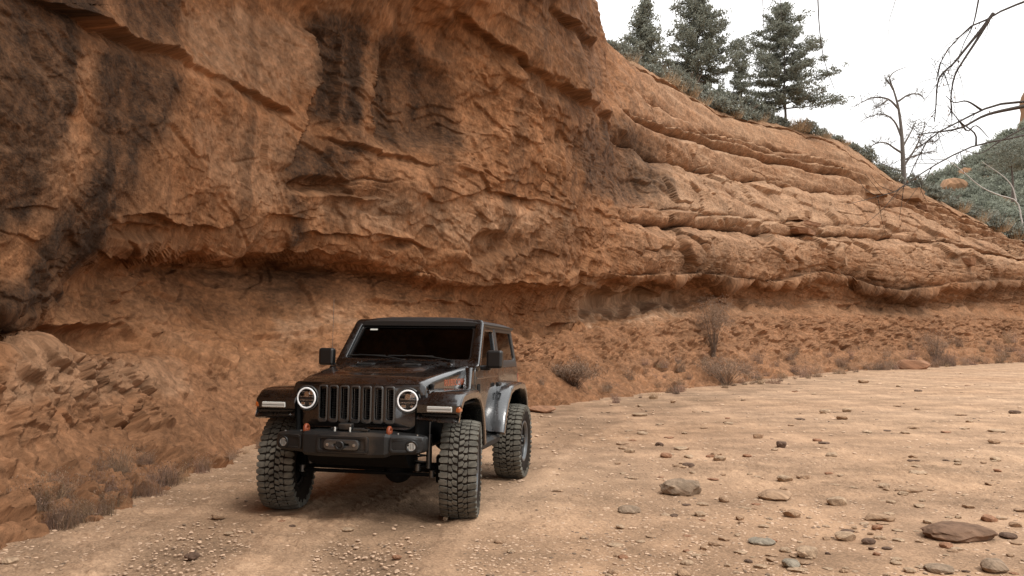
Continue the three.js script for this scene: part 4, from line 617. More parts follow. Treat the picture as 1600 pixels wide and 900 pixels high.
// wheels
const tyreR = 0.440;
function treadGeometry() {
  const N = 43, pos = [], R = tyreR, da = Math.PI * 2 / N;
  const P = (a, c, r) => [a, r * Math.cos(c), r * Math.sin(c)];
  const rTop = a => R - 0.016 * Math.pow(Math.abs(a) / 0.15, 3.2), tri = (a, b, c) => pos.push(...a, ...b, ...c);
  const block = (pl, i, hgt) => {
    const n = pl.length, ca = pl.reduce((s, p) => s + p[0], 0) / n, cc = pl.reduce((s, p) => s + p[1], 0) / n;
    const ring = (k, dr) => pl.map(([a, c]) => { const A = ca + (a - ca) * k, C = cc + (c - cc) * k; return P(A, (i + C) * da, rTop(A) - dr); });
    const t = ring(0.93, 0), m = ring(1, 0.003), b = ring(1.04, hgt), ctr = P(ca, (i + cc) * da, rTop(ca));
    for (let k = 0; k < n; k++) { const q = (k + 1) % n; tri(ctr, t[k], t[q]); tri(t[k], m[k], t[q]); tri(t[q], m[k], m[q]); tri(m[k], b[k], m[q]); tri(m[q], b[k], b[q]); }
  };
  for (let i = 0; i < N; i++) for (const s of [1, -1]) {
    const o = s > 0 ? 0 : 0.5, odd = i % 2, m = pl => { const r = pl.map(([a, c]) => [a * s, c + o]); return s > 0 ? r : r.reverse(); };
    block(m([[0.003, 0.06], [0.042, -0.16], [0.053, 0.10], [0.040, 0.50], [0.006, 0.66]]), i, 0.017);
    block(m([[0.058, 0.10], [0.079, -0.02], [0.085, 0.40], [0.074, 0.74], [0.042, 0.76], [0.045, 0.52]]), i, 0.017);
    block(m([[odd ? 0.085 : 0.091, -0.06], [0.120, -0.16], [0.153, -0.18], [0.153, 0.62], [0.118, 0.66], [0.088, 0.62]]), i, 0.019);
    // side biter
    const x0 = 0.148 * s, x1 = 0.164 * s, r0 = odd ? 0.352 : 0.378, r1 = 0.420, c0 = (i + o + 0.02) * da, c1 = (i + o + 0.50) * da, q = [P(x1, c0, r1), P(x1, c1, r1), P(x1 - 0.002 * s, c1 - 0.02, r0), P(x1 - 0.002 * s, c0 + 0.02, r0)], b = [P(x0, c0 - 0.01, r1 + 0.006), P(x0, c1 + 0.01, r1 + 0.006), P(x0, c1, r0 - 0.008), P(x0, c0, r0 - 0.008)];
    const tr = (u, v, w) => s > 0 ? tri(u, w, v) : tri(u, v, w); tr(q[0], q[1], q[2]); tr(q[0], q[2], q[3]); for (let k = 0; k < 4; k++) { const e = (k + 1) % 4; tr(q[k], b[k], b[e]); tr(q[k], b[e], q[e]); }
  }
  const uv = []; for (let k = 0; k < pos.length; k += 3) uv.push(pos[k] * 3 + Math.atan2(pos[k + 2], pos[k + 1]) * 1.2, Math.atan2(pos[k + 2], pos[k + 1]) * 2); return triGeo(pos, uv);
}
const treadGeo = treadGeometry();
const lathe = (pts, seg = 72) => { const g = new THREE.LatheGeometry(pts.map(([r, x]) => new THREE.Vector2(r, x)), seg); g.rotateZ(-Math.PI / 2); return g; };
const tyreGeo = lathe([[0.225, -0.105], [0.228, -0.122], [0.25, -0.140], [0.29, -0.152], [0.34, -0.157], [0.385, -0.153], [0.408, -0.146], [0.418, -0.135], [0.428, -0.10], [0.4305, 0], [0.428, 0.10], [0.418, 0.135], [0.408, 0.146], [0.385, 0.153], [0.34, 0.157], [0.29, 0.152], [0.25, 0.140], [0.228, 0.122], [0.225, 0.105]]);
const rimGeo = lathe([[0.20, -0.10], [0.228, -0.11], [0.228, 0.112], [0.236, 0.128], [0.230, 0.134], [0.216, 0.128], [0.208, 0.10], [0.200, 0.05], [0.19, -0.09]], 56);
const beadGeo = lathe([[0.218, 0.128], [0.240, 0.134], [0.240, 0.142], [0.216, 0.140], [0.206, 0.11]], 56);
const spokes = []; for (let k = 0; k < 5; k++) for (const dz of [-0.038, 0.038]) { const g = box(0.035, 0.16, 0.034, 0.085, 0.135, dz, 0.01); g.rotateZ(0); g.rotateX(k * Math.PI * 2 / 5); spokes.push(g); } spokes.push(cyl(0.075, 0.07, 'x', 0.075, 0, 0, 30)); spokes.push(cyl(0.038, 0.05, 'x', 0.12, 0, 0, 24));
const spokeGeo = plain(spokes), discGeo = plain([cyl(0.165, 0.02, 'x', -0.02, 0, 0, 32), cyl(0.195, 0.012, 'x', -0.075, 0, 0, 32)]);
const nutGeo = [...Array(5).keys()].map(k => { const g = cyl(0.011, 0.03, 'x', 0.115, 0.058, 0, 6); g.rotateX(k * Math.PI * 2 / 5 + 0.6); return g; });
function wheel(x, y, z, steer, spin, name = 'wheel') {
  const w = new THREE.Group(); w.name = name; w.position.set(x, y, z); w.rotation.order = 'YXZ'; w.rotation.y = steer + (x < 0 ? Math.PI : 0); w.rotation.x = spin; car.add(w);
  part(w, 'tyre', tyreGeo, M.carcass); part(w, 'tread', treadGeo, M.rubber); part(w, 'rim', rimGeo, M.rimDark); part(w, 'rim_lip', beadGeo, M.rim); part(w, 'spokes', spokeGeo, M.rimDark); part(w, 'brake_disc', discGeo, M.under); nutGeo.forEach(g => part(w, 'wheel_nut', g, M.bolt)); return w;
}
const ST = 10 * Math.PI / 180;
wheel(0.845, tyreR, 0, ST, 0.13); wheel(-0.845, tyreR, 0, ST, 0.5); wheel(0.845, tyreR, -2.46, 0, 0.9); wheel(-0.845, tyreR, -2.46, 0, 0.2);
{ const sp = wheel(0, 0.98, -3.36, -Math.PI / 2, 0, 'spare_wheel'); }

// ---------------------------------------------------------------- loose rocks and stones
function rockGeometry(seed, detail, flat, facets = 9, depth = 0.62, noiseAmp = 0.05) {
  reseed(seed); let g = new THREE.IcosahedronGeometry(1, detail); g.deleteAttribute('uv'); g.deleteAttribute('normal'); g = mergeVertices(g, 1e-4);
  const planes = []; for (let k = 0; k < facets; k++) { const n = V(rr(-1, 1), rr(-0.9, 1), rr(-1, 1)).normalize(); planes.push([n, rr(depth, 0.92)]); }
  planes.push([V(0.1, 1, 0.05).normalize(), 0.7]);
  const p = g.attributes.position, v = V(), o = seed * 3.7;
  for (let i = 0; i < p.count; i++) { v.fromBufferAttribute(p, i); for (const [n, d] of planes) { const e = v.dot(n) - d; if (e > 0) v.addScaledVector(n, -e * 0.97); } v.multiplyScalar(1 + noiseAmp * fbm(v.x * 2.5 + o, v.y * 2.5, v.z * 2.5, 3) * 2); p.setXYZ(i, v.x, v.y * flat, v.z); }
  const c = toCreasedNormals(g, 0.45); const q = c.attributes.position, uv = new Float32Array(q.count * 2); for (let i = 0; i < q.count; i++) { uv[i * 2] = q.getX(i) * 0.3 + q.getY(i) * 0.2; uv[i * 2 + 1] = q.getZ(i) * 0.3 + q.getY(i) * 0.25; } c.setAttribute('uv', new THREE.BufferAttribute(uv, 2)); return c;
}
const stoneMat = (r, g, b) => new THREE.MeshPhysicalMaterial({ specularIntensity: 0.3, color: lin(r, g, b), roughness: 0.93, map: rockMap, bumpMap: rockBump, bumpScale: 0.006 });
const SM = { pale: stoneMat(0.52, 0.37, 0.25), tan: stoneMat(0.47, 0.31, 0.20), red: stoneMat(0.40, 0.215, 0.13), dark: stoneMat(0.18, 0.115, 0.082), grey: stoneMat(0.35, 0.255, 0.18), brown: stoneMat(0.24, 0.145, 0.095), blue: stoneMat(0.35, 0.30, 0.235), ledge: stoneMat(0.30, 0.155, 0.088), ledgeTan: stoneMat(0.37, 0.215, 0.125) };
const bould = [rockGeometry(301, 4, 0.8, 9, 0.6, 0.16), rockGeometry(302, 4, 0.5, 8, 0.62, 0.16)], bigRocks = [1, 2, 3, 4, 5].map(s => rockGeometry(s * 11, 3, 0.7, 10)), midRocks = [6, 7, 8, 9, 10, 11].map(s => rockGeometry(s * 13, 2, 0.62, 8)), flatRocks = [12, 13, 14].map(s => rockGeometry(s * 17, 2, 0.32, 8)), pebbles = [15, 16, 17].map(s => rockGeometry(s * 19, 1, 0.6, 6));
function slabGeometry(seed) { reseed(seed); const g0 = new THREE.BoxGeometry(2, 0.7, 1.6, 9, 4, 8); g0.deleteAttribute('uv'); g0.deleteAttribute('normal'); const g = mergeVertices(g0, 1e-4), p = g.attributes.position, o = seed * 5.1; const cut = [...Array(6)].map(() => [V(rr(-1, 1), rr(-0.3, 0.3), rr(-1, 1)).normalize(), rr(0.72, 0.98)]);
  for (let i = 0; i < p.count; i++) { const v = V().fromBufferAttribute(p, i); for (const [n, d] of cut) { const e = v.dot(n) - d; if (e > 0) v.addScaledVector(n, -e); } const l = Math.round(v.y / 0.175), k = 1 + 0.10 * (hash(l + 9, seed, 2) - 0.5) + 0.12 * fbm(v.x * 1.6 + o, v.y * 3, v.z * 1.6, 3); p.setXYZ(i, v.x * k, v.y + 0.09 * fbm(v.x * 1.3, o, v.z * 1.3, 2), v.z * k); }
  const c = toCreasedNormals(g, 0.5), q = c.attributes.position, uv = new Float32Array(q.count * 2); for (let i = 0; i < q.count; i++) { uv[i * 2] = q.getX(i) * 0.4; uv[i * 2 + 1] = q.getZ(i) * 0.4 + q.getY(i) * 0.5; } c.setAttribute('uv', new THREE.BufferAttribute(uv, 2)); return c; }
const slabs = [201, 202, 203, 204].map(slabGeometry);
// named rocks: photo place of the bottom middle, width in photo pixels, height over width, geometry, material, label
const named = [
  [1064, 772, 66, 0.46, bould[0], SM.grey, 'half-buried grey-brown boulder with a blue-grey end in the sandy road', 0.3], [983, 801, 36, 0.36, midRocks[0], SM.grey, 'low grey stone with a greenish tint in front of the half-buried boulder', 0.2],
  [1504, 840, 112, 0.22, bould[1], SM.brown, 'long flat-topped reddish brown rock slab embedded in the road', 0.1], [1478, 842, 32, 0.34, midRocks[1], SM.blue, 'rounded blue-grey stone against the long rock slab', 0.5], [1575, 840, 26, 0.36, midRocks[2], SM.dark, 'small dark stone just off the end of the long rock slab', 0.9],
  [1221, 699, 17, 0.75, midRocks[3], SM.dark, 'blocky dark brown stone standing alone on the open road', 0.4], [1214, 780, 56, 0.30, midRocks[4], SM.tan, 'smooth low tan stone lying beside a row of small stones', 0.3], [1262, 870, 36, 0.55, midRocks[5], SM.pale, 'rounded pale cream stone beside a blue-grey stone', 0.1],
  [1236, 886, 32, 0.46, midRocks[0], SM.blue, 'angular blue-grey stone with a bright blue top edge', 1.2], [1190, 849, 38, 0.26, flatRocks[0], SM.blue, 'flat blue-grey stone flush with the sand', 0.2], [1357, 849, 22, 0.45, midRocks[2], SM.dark, 'wedge-shaped dark stone on bare sand', 0.2], [1420, 768, 40, 0.22, flatRocks[1], SM.tan, 'thin tan slab stone lying flat on the sand', 0.1],
  [1372, 812, 40, 0.30, midRocks[1], SM.tan, 'half-sunk tan stone with a rounded back', 0.4], [1468, 892, 44, 0.24, flatRocks[2], SM.grey, 'low brown-grey stone split along its edge', 0.1], [1556, 892, 50, 0.45, midRocks[4], SM.grey, 'peaked grey-brown stone breaking out of the sand', 0.7],
  [1426, 577, 54, 0.36, bigRocks[2], SM.red, 'red sandstone boulder with a pale slanting top at the road edge', 0.3], [868, 620, 34, 0.55, bigRocks[3], SM.tan, 'tan wedge-shaped boulder leaning at the foot of the cliff', 1.0], [841, 611, 17, 0.8, midRocks[5], SM.tan, 'small upright tan block beside the wedge-shaped boulder', 0.2], [846, 644, 46, 0.28, bigRocks[4], SM.red, 'low red-brown rock hump behind the vehicle', 0.2],
  [1042, 606, 28, 0.35, midRocks[3], SM.pale, 'pale flat-topped stone at the weedy road edge', 0.2], [1075, 730, 20, 0.45, midRocks[2], SM.dark, 'pair-sized dark stone near the middle of the road', 0.3], [1030, 697, 13, 0.6, midRocks[1], SM.dark, 'small cube-like dark stone on the smooth road surface', 0.2], [696, 813, 8, 0.9, midRocks[0], SM.pale, 'tiny pale stone against the front tyre', 0.2],
  [1360, 835, 10, 0.5, pebbles[0], SM.tan, 'tiny tan stone behind the wedge-shaped dark stone', 0.2], [620, 872, 16, 0.4, pebbles[1], SM.red, 'small reddish stone on the sand before the vehicle', 0.2], [300, 872, 22, 0.45, midRocks[5], SM.dark, 'small brown stone in the gravel near the weeds', 0.2], [15, 880, 26, 0.4, midRocks[4], SM.pale, 'pale stone under the dry weeds at the cliff foot', 0.4],
];
function layStone(geo, mat, p, w, hw, turn, sink = 0.3) { const m = new THREE.Mesh(geo, mat); geo.boundingBox || geo.computeBoundingBox(); const b = geo.boundingBox, s = w / (b.max.x - b.min.x), sy = w * hw / (b.max.y - b.min.y); m.scale.set(s, sy, s * (0.75 + 0.3 * hash(Math.floor(w * 1e4), 3, 1))); m.position.set(p.x, p.y + w * hw * (0.5 - sink * 0.6), p.z); m.rotation.y = turn; return m; }
for (const [px, py, w, hw, geo, mat, label, turn] of named) { const p = groundOn(px, py), d = -p.z, m = layStone(geo, mat, p, w * d / F, hw, turn); tagMesh(m, 'rock', label, 'rock', null); }
// small blue-green chips on the boulder's end
// countable loose stones
{
  reseed(4242); let n = 0, tries = 0; const kinds = [['pale_stone', SM.pale, 'small pale stone lying loose on the sandy road', 'pale loose stones', 120], ['brown_stone', SM.tan, 'small tan-brown stone lying loose on the sandy road', 'tan loose stones', 110], ['dark_stone', SM.dark, 'small dark stone lying loose on the sandy road', 'dark loose stones', 20]];
  for (const [name, mat, label, group, count] of kinds) { let k = 0; while (k < count && tries++ < 9000) {
    const px = lerp(rr(300, 1600), rr(940, 1600), rnd() < 0.75 ? 1 : 0), py = 590 + 310 * Math.pow(rnd(), 0.75), p = groundOn(px, py), d = -p.z; if (toeDistance(p.x, p.z) < 0.6 || (px > 380 && px < 840 && py < 815) || (d < 0)) continue;
    const cl = noise(p.x * 0.5, 3, p.z * 0.5); if (cl < -0.15 && rnd() < 0.7) continue;
    const w = rr(9, 20) * d / F * (rnd() < 0.12 ? 1.6 : 1) * clamp(1.2 - d / 60, 0.5, 1), flat = rnd() < 0.5; const m = layStone(flat ? flatRocks[k % 3] : midRocks[k % 6], rnd() < 0.25 && mat === SM.tan ? SM.red : mat, p, w, flat ? rr(0.16, 0.28) : rr(0.3, 0.55), rr(0, 6.28)); tagMesh(m, name, label, 'stone', group); k++; } }
}
function scatter(name, label, geos, mats, count, place) { // small loose stuff that nobody could count
  geos.forEach((geo, q) => { const list = []; let tries = 0; while (list.length < count && tries++ < count * 12) { const t = place(); if (t) list.push(t); }
    const im = new THREE.InstancedMesh(geo, mats[q % mats.length], list.length), o = new THREE.Object3D(), c = new THREE.Color(); list.forEach((t, i) => { o.position.copy(t.p); o.rotation.set(t.rx || 0, t.ry || 0, t.rz || 0); o.scale.copy(t.s); o.updateMatrix(); im.setMatrixAt(i, o.matrix); im.setColorAt(i, c.setRGB(...t.c)); }); im.name = numbered(name); im.userData = { kind: 'stuff', label, category: 'gravel' }; shade(im); scene.add(im); });
}
const white = new THREE.MeshStandardMaterial({ color: lin(1, 1, 1), roughness: 0.95 });
reseed(99);
scatter('gravel', 'fine gravel and chips scattered over the sandy road', pebbles, [white], 2300, () => {
  const px = rr(-60, 1680), py = 575 + 335 * Math.pow(rnd(), 0.62); if (px > 400 && px < 760 && py < 800 && rnd() < 0.8) return null; const p = groundOn(px, py), d = -p.z, td = toeDistance(p.x, p.z); if (td < 0.1 || d > 60) return null; const cl = noise(p.x * 0.45 + 20, 3, p.z * 0.45) + 0.2 * noise(p.x * 2, 8, p.z * 2) + 0.25 * sstep(1.6, 0.3, td); if (cl < -0.08 && rnd() < 0.8) return null;
  const s = rr(1.4, 4.2) * Math.pow(rnd(), 0.8) * d / F * 0.9 + 0.003, k = rr(0.75, 1.12), dk = rnd() < 0.10 ? 0.35 : 1; return { p: p.setY(p.y + s * 0.15), s: V(s, s * rr(0.5, 0.9), s * rr(0.7, 1.2)), ry: rr(0, 6.3), c: [0.52 * k * dk, 0.36 * k * dk, 0.245 * k * dk] };
});
// cliff surface under a photo pixel
function cliffPoint(key, row) { const r = Math.min(NR - 2, Math.floor(row)); const a = colPoint(key, r, V()), b = colPoint(key, r + 1, V()); return a.lerp(b, row - r); }
function cliffAt(px, py) { let best = null, bd = 1e9; for (let r = 0; r <= 12.4; r += 0.05) { const p = cliffPoint(px, r); project(p.x, p.y, p.z); const e = Math.abs(PJ.y - py); if (e < bd - 0.01) { bd = e; best = p; best.row = r; } } return best; }
// rock pieces that sit on the cliff
const onCliff = [
  [1256, 368, 72, 0.12, 1, 'ledge', 'lowest and widest reddish slab of the stack resting on the ledge'], [1250, 361, 68, 0.12, 2, 'ledgeTan', 'tan slab second from the bottom of the stack on the cliff'], [1260, 354, 66, 0.11, 3, 'ledge', 'reddish slab in the middle of the stack on the cliff'], [1248, 347, 56, 0.12, 0, 'ledgeTan', 'short tan slab near the top of the stack on the cliff'], [1264, 340, 30, 0.36, 1, 'ledgeTan', 'tan blocky rock on top of the stacked slabs'],
  [955, 92, 38, 0.34, 2, 'ledge', 'layered brown rock perched at the top of the slope beside the bulge'], [966, 104, 24, 0.5, 0, 'ledgeTan', 'rounded orange rock under the layered brown rock'], [1372, 306, 66, 0.42, 2, 'ledgeTan', 'big rounded pillow rock with red layers on the cliff edge'], [1424, 314, 56, 0.34, 3, 'ledgeTan', 'rough sandstone block beside the pillow rock'], [1448, 330, 30, 0.36, 0, 'ledge', 'small stepped block at the end of the cliff edge'],
  [1322, 416, 34, 0.5, 0, 'ledgeTan', 'square block jutting out under the ledge'], [1518, 414, 32, 0.4, 1, 'ledge', 'brown rock on the far end of the ledge'],
];
for (const [px, py, w, hw, gi, mk, label] of onCliff) { const p = cliffAt(px, py), d = -p.z, geo = slabs[gi % 4], m = layStone(geo, SM[mk], V(p.x - 0.35, p.y, p.z - 0.25), w * d / F, hw, 0.75 + (px % 7) * 0.06, 0.1); tagMesh(m, 'ledge_rock', label, 'rock', 'rocks lodged on the cliff'); }

// ---------------------------------------------------------------- plants
const leafMat = (r, g, b) => new THREE.MeshPhysicalMaterial({ color: lin(r, g, b), roughness: 0.9, side: THREE.DoubleSide, vertexColors: true, transmission: 0.25, thickness: 0 });
const PM = { pine: leafMat(0.185, 0.195, 0.155), sage: leafMat(0.20, 0.208, 0.17), grass: leafMat(0.36, 0.24, 0.135), weed: leafMat(0.25, 0.158, 0.10), bark: new THREE.MeshStandardMaterial({ color: lin(0.085, 0.07, 0.058), roughness: 0.95 }), dead: new THREE.MeshStandardMaterial({ color: lin(0.105, 0.09, 0.078), roughness: 0.95 }), dark: new THREE.MeshStandardMaterial({ color: lin(0.055, 0.045, 0.038), roughness: 0.9 }), bleached: new THREE.MeshStandardMaterial({ color: lin(0.42, 0.39, 0.36), roughness: 0.9 }), twig: new THREE.MeshStandardMaterial({ color: lin(0.13, 0.085, 0.058), roughness: 0.95 }) };
class Leaves { constructor() { this.p = []; this.c = []; } tri(a, b, c, k) { this.p.push(a.x, a.y, a.z, b.x, b.y, b.z, c.x, c.y, c.z); for (let i = 0; i < 3; i++) this.c.push(k, k, k * 0.98); }
  tuft(at, size, n = 3, up = 0.3) { for (let i = 0; i < n; i++) { const d = V(rr(-1, 1), rr(-1, 1) + up, rr(-1, 1)).normalize(), s = V(rr(-1, 1), rr(-1, 1), rr(-1, 1)).cross(d).normalize().multiplyScalar(size * 0.22), k = rr(0.7, 1.25), q = at.clone().addScaledVector(d, size * rr(0.6, 1.1)); this.tri(at.clone().add(s), at.clone().sub(s), q, k); } }
  blade(a, b, w, k) { const s = V(rr(-1, 1), 0, rr(-1, 1)).normalize().multiplyScalar(w); this.tri(a.clone().add(s), a.clone().sub(s), b, k); }
  geo() { const g = triGeo(this.p); g.setAttribute('color', new THREE.Float32BufferAttribute(this.c, 3)); return g; } }
function limbGeo(pts, r0, r1, rad = 6) { // tapered tube through points
  const cv = new THREE.CatmullRomCurve3(pts), n = Math.max(4, pts.length * 3), g = new THREE.TubeGeometry(cv, n, 1, rad, false), p = g.attributes.position, c = V();
  for (let i = 0; i <= n; i++) { cv.getPointAt(i / n, c); const r = lerp(r0, r1, Math.pow(i / n, 0.85)); for (let j = 0; j <= rad; j++) { const k = i * (rad + 1) + j; p.setXYZ(k, c.x + (p.getX(k) - c.x) * r, c.y + (p.getY(k) - c.y) * r, c.z + (p.getZ(k) - c.z) * r); } } g.computeVertexNormals(); return g;
}
function plat(px, t) { return colPoint(px, 12, V()).lerp(colPoint(px, 13, V()), t); }
function pine(seed, px, topPy, t, label, opt) {
  reseed(seed); const b = plat(px, t); b.y -= 0.25; const top = at(px, topPy, -b.z), h = top.y - b.y, g = thing('pine_tree', label, 'tree', 'pine trees above the cliff', b.x, b.y, b.z);
  const tp = []; for (let k = 0; k <= 5; k++) tp.push(V(rr(-0.05, 0.05) * k * 0.6, h * k / 5, rr(-0.05, 0.05) * k * 0.6)); part(g, 'trunk', limbGeo(tp, opt.r || h * 0.022, 0.015, 8), PM.bark);
  const cv = new THREE.CatmullRomCurve3(tp), L = new Leaves(), wood = [];
  for (let k = 0; k < opt.limbs; k++) {
    const f = lerp(opt.low, 0.985, (k + rnd()) / opt.limbs), a = k * 2.4 + rr(-0.5, 0.5), len = opt.rad(f) * h * rr(0.55, 1.1), o = cv.getPoint(f), dir = V(Math.cos(a), 0, Math.sin(a)), rise = lerp(-0.12, 0.55, f) + rr(-0.1, 0.1), mid = o.clone().addScaledVector(dir, len * 0.5).add(V(0, len * rise * 0.35, 0)), end = o.clone().addScaledVector(dir, len).add(V(rr(-0.1, 0.1), len * rise + 0.05 * len, rr(-0.1, 0.1)));
    wood.push(limbGeo([o, mid, end], Math.max(0.012, h * 0.0065 * (1.15 - f)), 0.006, 4));
    const n = Math.max(2, Math.round(len * opt.dens)); for (let q = 0; q < n; q++) { const s = lerp(opt.bare, 1.0, rnd()), c = o.clone().lerp(mid, Math.min(1, s * 2)).lerp(end, s > 0.5 ? (s - 0.5) * 2 : 0).add(V(rr(-1, 1), rr(-0.4, 0.55), rr(-1, 1)).multiplyScalar(0.10 + 0.22 * len * s * 0.6)); const m = Math.round(rr(9, 20)); for (let e = 0; e < m; e++) L.tuft(c.clone().add(V(rr(-1, 1), rr(-0.55, 0.55), rr(-1, 1)).multiplyScalar(0.30)), rr(0.12, 0.22), 3); }
  }
  part(g, 'limbs', plain(wood), PM.bark); part(g, 'crown', L.geo(), PM.pine); return g;
}
pine(31, 1008, -2, 0.28, 'slender conical pine beside the scrub at the top of the slope', { limbs: 62, low: 0.08, dens: 8, bare: 0.15, rad: f => 0.42 * Math.pow(1 - f, 0.85) + 0.02 });
pine(37, 1092, -14, 0.30, 'tall broad pine with an open crown in the middle of the scrub', { limbs: 84, low: 0.22, dens: 8, bare: 0.25, rad: f => 0.44 * Math.pow(1 - f, 0.65) * (f < 0.4 ? 0.85 : 1) + 0.03 });
pine(41, 1158, 60, 0.22, 'short thin pine between two taller pines', { limbs: 44, low: 0.1, dens: 8, bare: 0.2, rad: f => 0.25 * Math.pow(1 - f, 0.8) + 0.03 });
pine(43, 1228, 6, 0.06, 'tall pine with a bare lower trunk at the cliff edge', { limbs: 80, low: 0.17, dens: 9, bare: 0.22, r: 0.13, rad: f => (f < 0.45 ? 0.40 : 0.40 * Math.pow((1 - f) / 0.55, 0.75)) * (0.9 + 0.1 * Math.sin(f * 40)) + 0.02 });
function shrubGeo(seed, n, size, shape) { reseed(seed); const L = new Leaves(); for (let i = 0; i < n; i++) { const a = rr(0, 6.28), u = Math.pow(rnd(), 0.4), el = Math.acos(rr(0, 1)), lump = 0.75 + 0.35 * noise(Math.cos(a) * 2 + seed, el * 2, Math.sin(a) * 2); L.tuft(V(Math.cos(a) * Math.sin(el) * u * lump, Math.cos(el) * u * lump * shape + 0.05, Math.sin(a) * Math.sin(el) * u * lump), size * rr(0.7, 1.3), 3, 0.6); } return L.geo(); }
function stemsGeo(seed, n, shape) { reseed(seed); const gs = []; for (let i = 0; i < n; i++) { const a = rr(0, 6.28), e = rr(0.2, 1.0); gs.push(limbGeo([V(0, -0.1, 0), V(Math.cos(a) * 0.3 * e, 0.35 * shape, Math.sin(a) * 0.3 * e), V(Math.cos(a) * 0.8 * e, shape * rr(0.6, 0.95), Math.sin(a) * 0.8 * e)], 0.03, 0.006, 4)); } return plain(gs); }
const shrubG = [shrubGeo(51, 900, 0.15, 0.9), shrubGeo(52, 900, 0.14, 1.1), shrubGeo(53, 800, 0.16, 0.8)], shrubS = [stemsGeo(54, 12, 0.9), stemsGeo(55, 12, 1.1)];
function shrub(p, r, k, mat, name, label, cat, group, ry) { const g = thing(name, label, cat, group, p.x, p.y, p.z); part(g, 'foliage', shrubG[k % 3], mat); part(g, 'stems', shrubS[k % 2], PM.twig); g.scale.set(r, r, r); g.rotation.y = ry; return g; }
reseed(61);
const sageSpots = [[952, 0.04, 26], [975, 0.12, 34], [1000, 0.16, 34], [1030, 0.18, 36], [1052, 0.12, 40], [1075, 0.2, 46], [1098, 0.14, 44], [1122, 0.1, 40], [1140, 0.2, 44], [1160, 0.1, 34], [1183, 0.12, 38], [1205, 0.14, 34], [1015, 0.10, 38], [1065, 0.08, 36], [1110, 0.05, 34], [1150, 0.05, 30], [1195, 0.06, 28], [1215, 0.09, 30], [1255, 0.06, 26], [1282, 0.08, 18], [1305, 0.06, 16], [1330, 0.06, 18], [1352, 0.08, 22], [1372, 0.1, 24], [1392, 0.08, 26], [1425, 0.1, 26], [1450, 0.12, 30], [1480, 0.12, 30], [1510, 0.12, 34], [1545, 0.12, 34], [1580, 0.12, 34], [1615, 0.12, 36]];
sageSpots.forEach(([px, t, r], k) => { const p = plat(px, t); p.y -= 0.3; shrub(p, r * rr(0.75, 1.3) * -p.z / F, k, PM.sage, 'sage_bush', 'grey-green bush growing along the top of the cliff', 'bush', 'grey-green bushes along the cliff top', rr(0, 6)); });
// tan grass tufts on the brow
function grassGeo(seed, n, h, spread) { reseed(seed); const L = new Leaves(); for (let i = 0; i < n; i++) { const a = rr(0, 6.28), r = spread * Math.sqrt(rnd()), b = V(Math.cos(a) * r, 0, Math.sin(a) * r), l = rr(0.2, 0.7) * h, a2 = a + rr(-0.8, 0.8); L.blade(b, b.clone().add(V(Math.cos(a2) * l, h * rr(0.45, 1), Math.sin(a2) * l)), rr(0.006, 0.014) * h, rr(0.6, 1.3)); } return L.geo(); }
const grassG = [grassGeo(71, 170, 1, 0.5), grassGeo(72, 150, 1, 0.6)];
reseed(73); for (const [px, t, r] of [[985, 0.0, 16], [1035, 0.02, 20], [1048, 0.03, 18], [1062, 0.0, 18], [1078, 0.01, 20], [1100, 0.0, 15], [1150, 0.0, 14], [1190, 0.01, 14], [1240, 0.015, 24], [1252, 0.01, 20], [1290, 0.0, 12], [1320, 0.0, 12], [1500, 0.03, 18], [1530, 0.03, 20], [1560, 0.03, 22], [1590, 0.03, 20]]) { const p = plat(px, t); p.y -= 0.05; const s = r * -p.z / F * 1.3, m = new THREE.Mesh(grassG[px % 2], PM.grass); m.position.copy(p); m.scale.set(s, s, s); m.rotation.y = rr(0, 6); tagMesh(m, 'grass_tuft', 'dry tan grass tuft on the brow of the cliff', 'grass', 'tan grass tufts on the cliff brow'); }
// dry weeds along the foot of the cliff
function weedGeo(seed, n) { reseed(seed); const L = new Leaves(); for (let i = 0; i < n; i++) { const a = rr(0, 6.28), r = 0.4 * Math.sqrt(rnd()), b = V(Math.cos(a) * r, -0.03, Math.sin(a) * r), a2 = rr(0, 6.28), l = rr(0.1, 0.6), m = b.clone().add(V(Math.cos(a2) * l * 0.4, rr(0.25, 0.55), Math.sin(a2) * l * 0.4)), e = m.clone().add(V(Math.cos(a2 + rr(-1, 1)) * l * 0.6, rr(-0.15, 0.45), Math.sin(a2) * l * 0.6)), k = rr(0.55, 1.5); L.blade(b, m, 0.009, k); L.blade(m, e, 0.006, k); if (rnd() < 0.5) L.tuft(e, rr(0.04, 0.09), 2); } return L.geo(); }
const weedG = [weedGeo(81, 150), weedGeo(82, 130), weedGeo(83, 170)];
function weeds(name, label, count, place) { const im = new THREE.InstancedMesh(weedG[name.length % 3], PM.weed, count), o = new THREE.Object3D(), c = new THREE.Color(); let n = 0; for (let tries = 0; n < count && tries < count * 20; tries++) { const q = place(); if (!q) continue; o.position.copy(q.p); o.rotation.set(0, rr(0, 6.3), 0); o.scale.set(q.s, q.s * rr(0.7, 1.3), q.s); o.updateMatrix(); im.setMatrixAt(n, o.matrix); const k = rr(0.6, 1.3); im.setColorAt(n, c.setRGB(k, k * rr(0.9, 1.05), k * rr(0.85, 1.1))); n++; } im.count = n; im.name = name; im.userData = { kind: 'stuff', label, category: 'weeds' }; shade(im); scene.add(im); }
reseed(85);
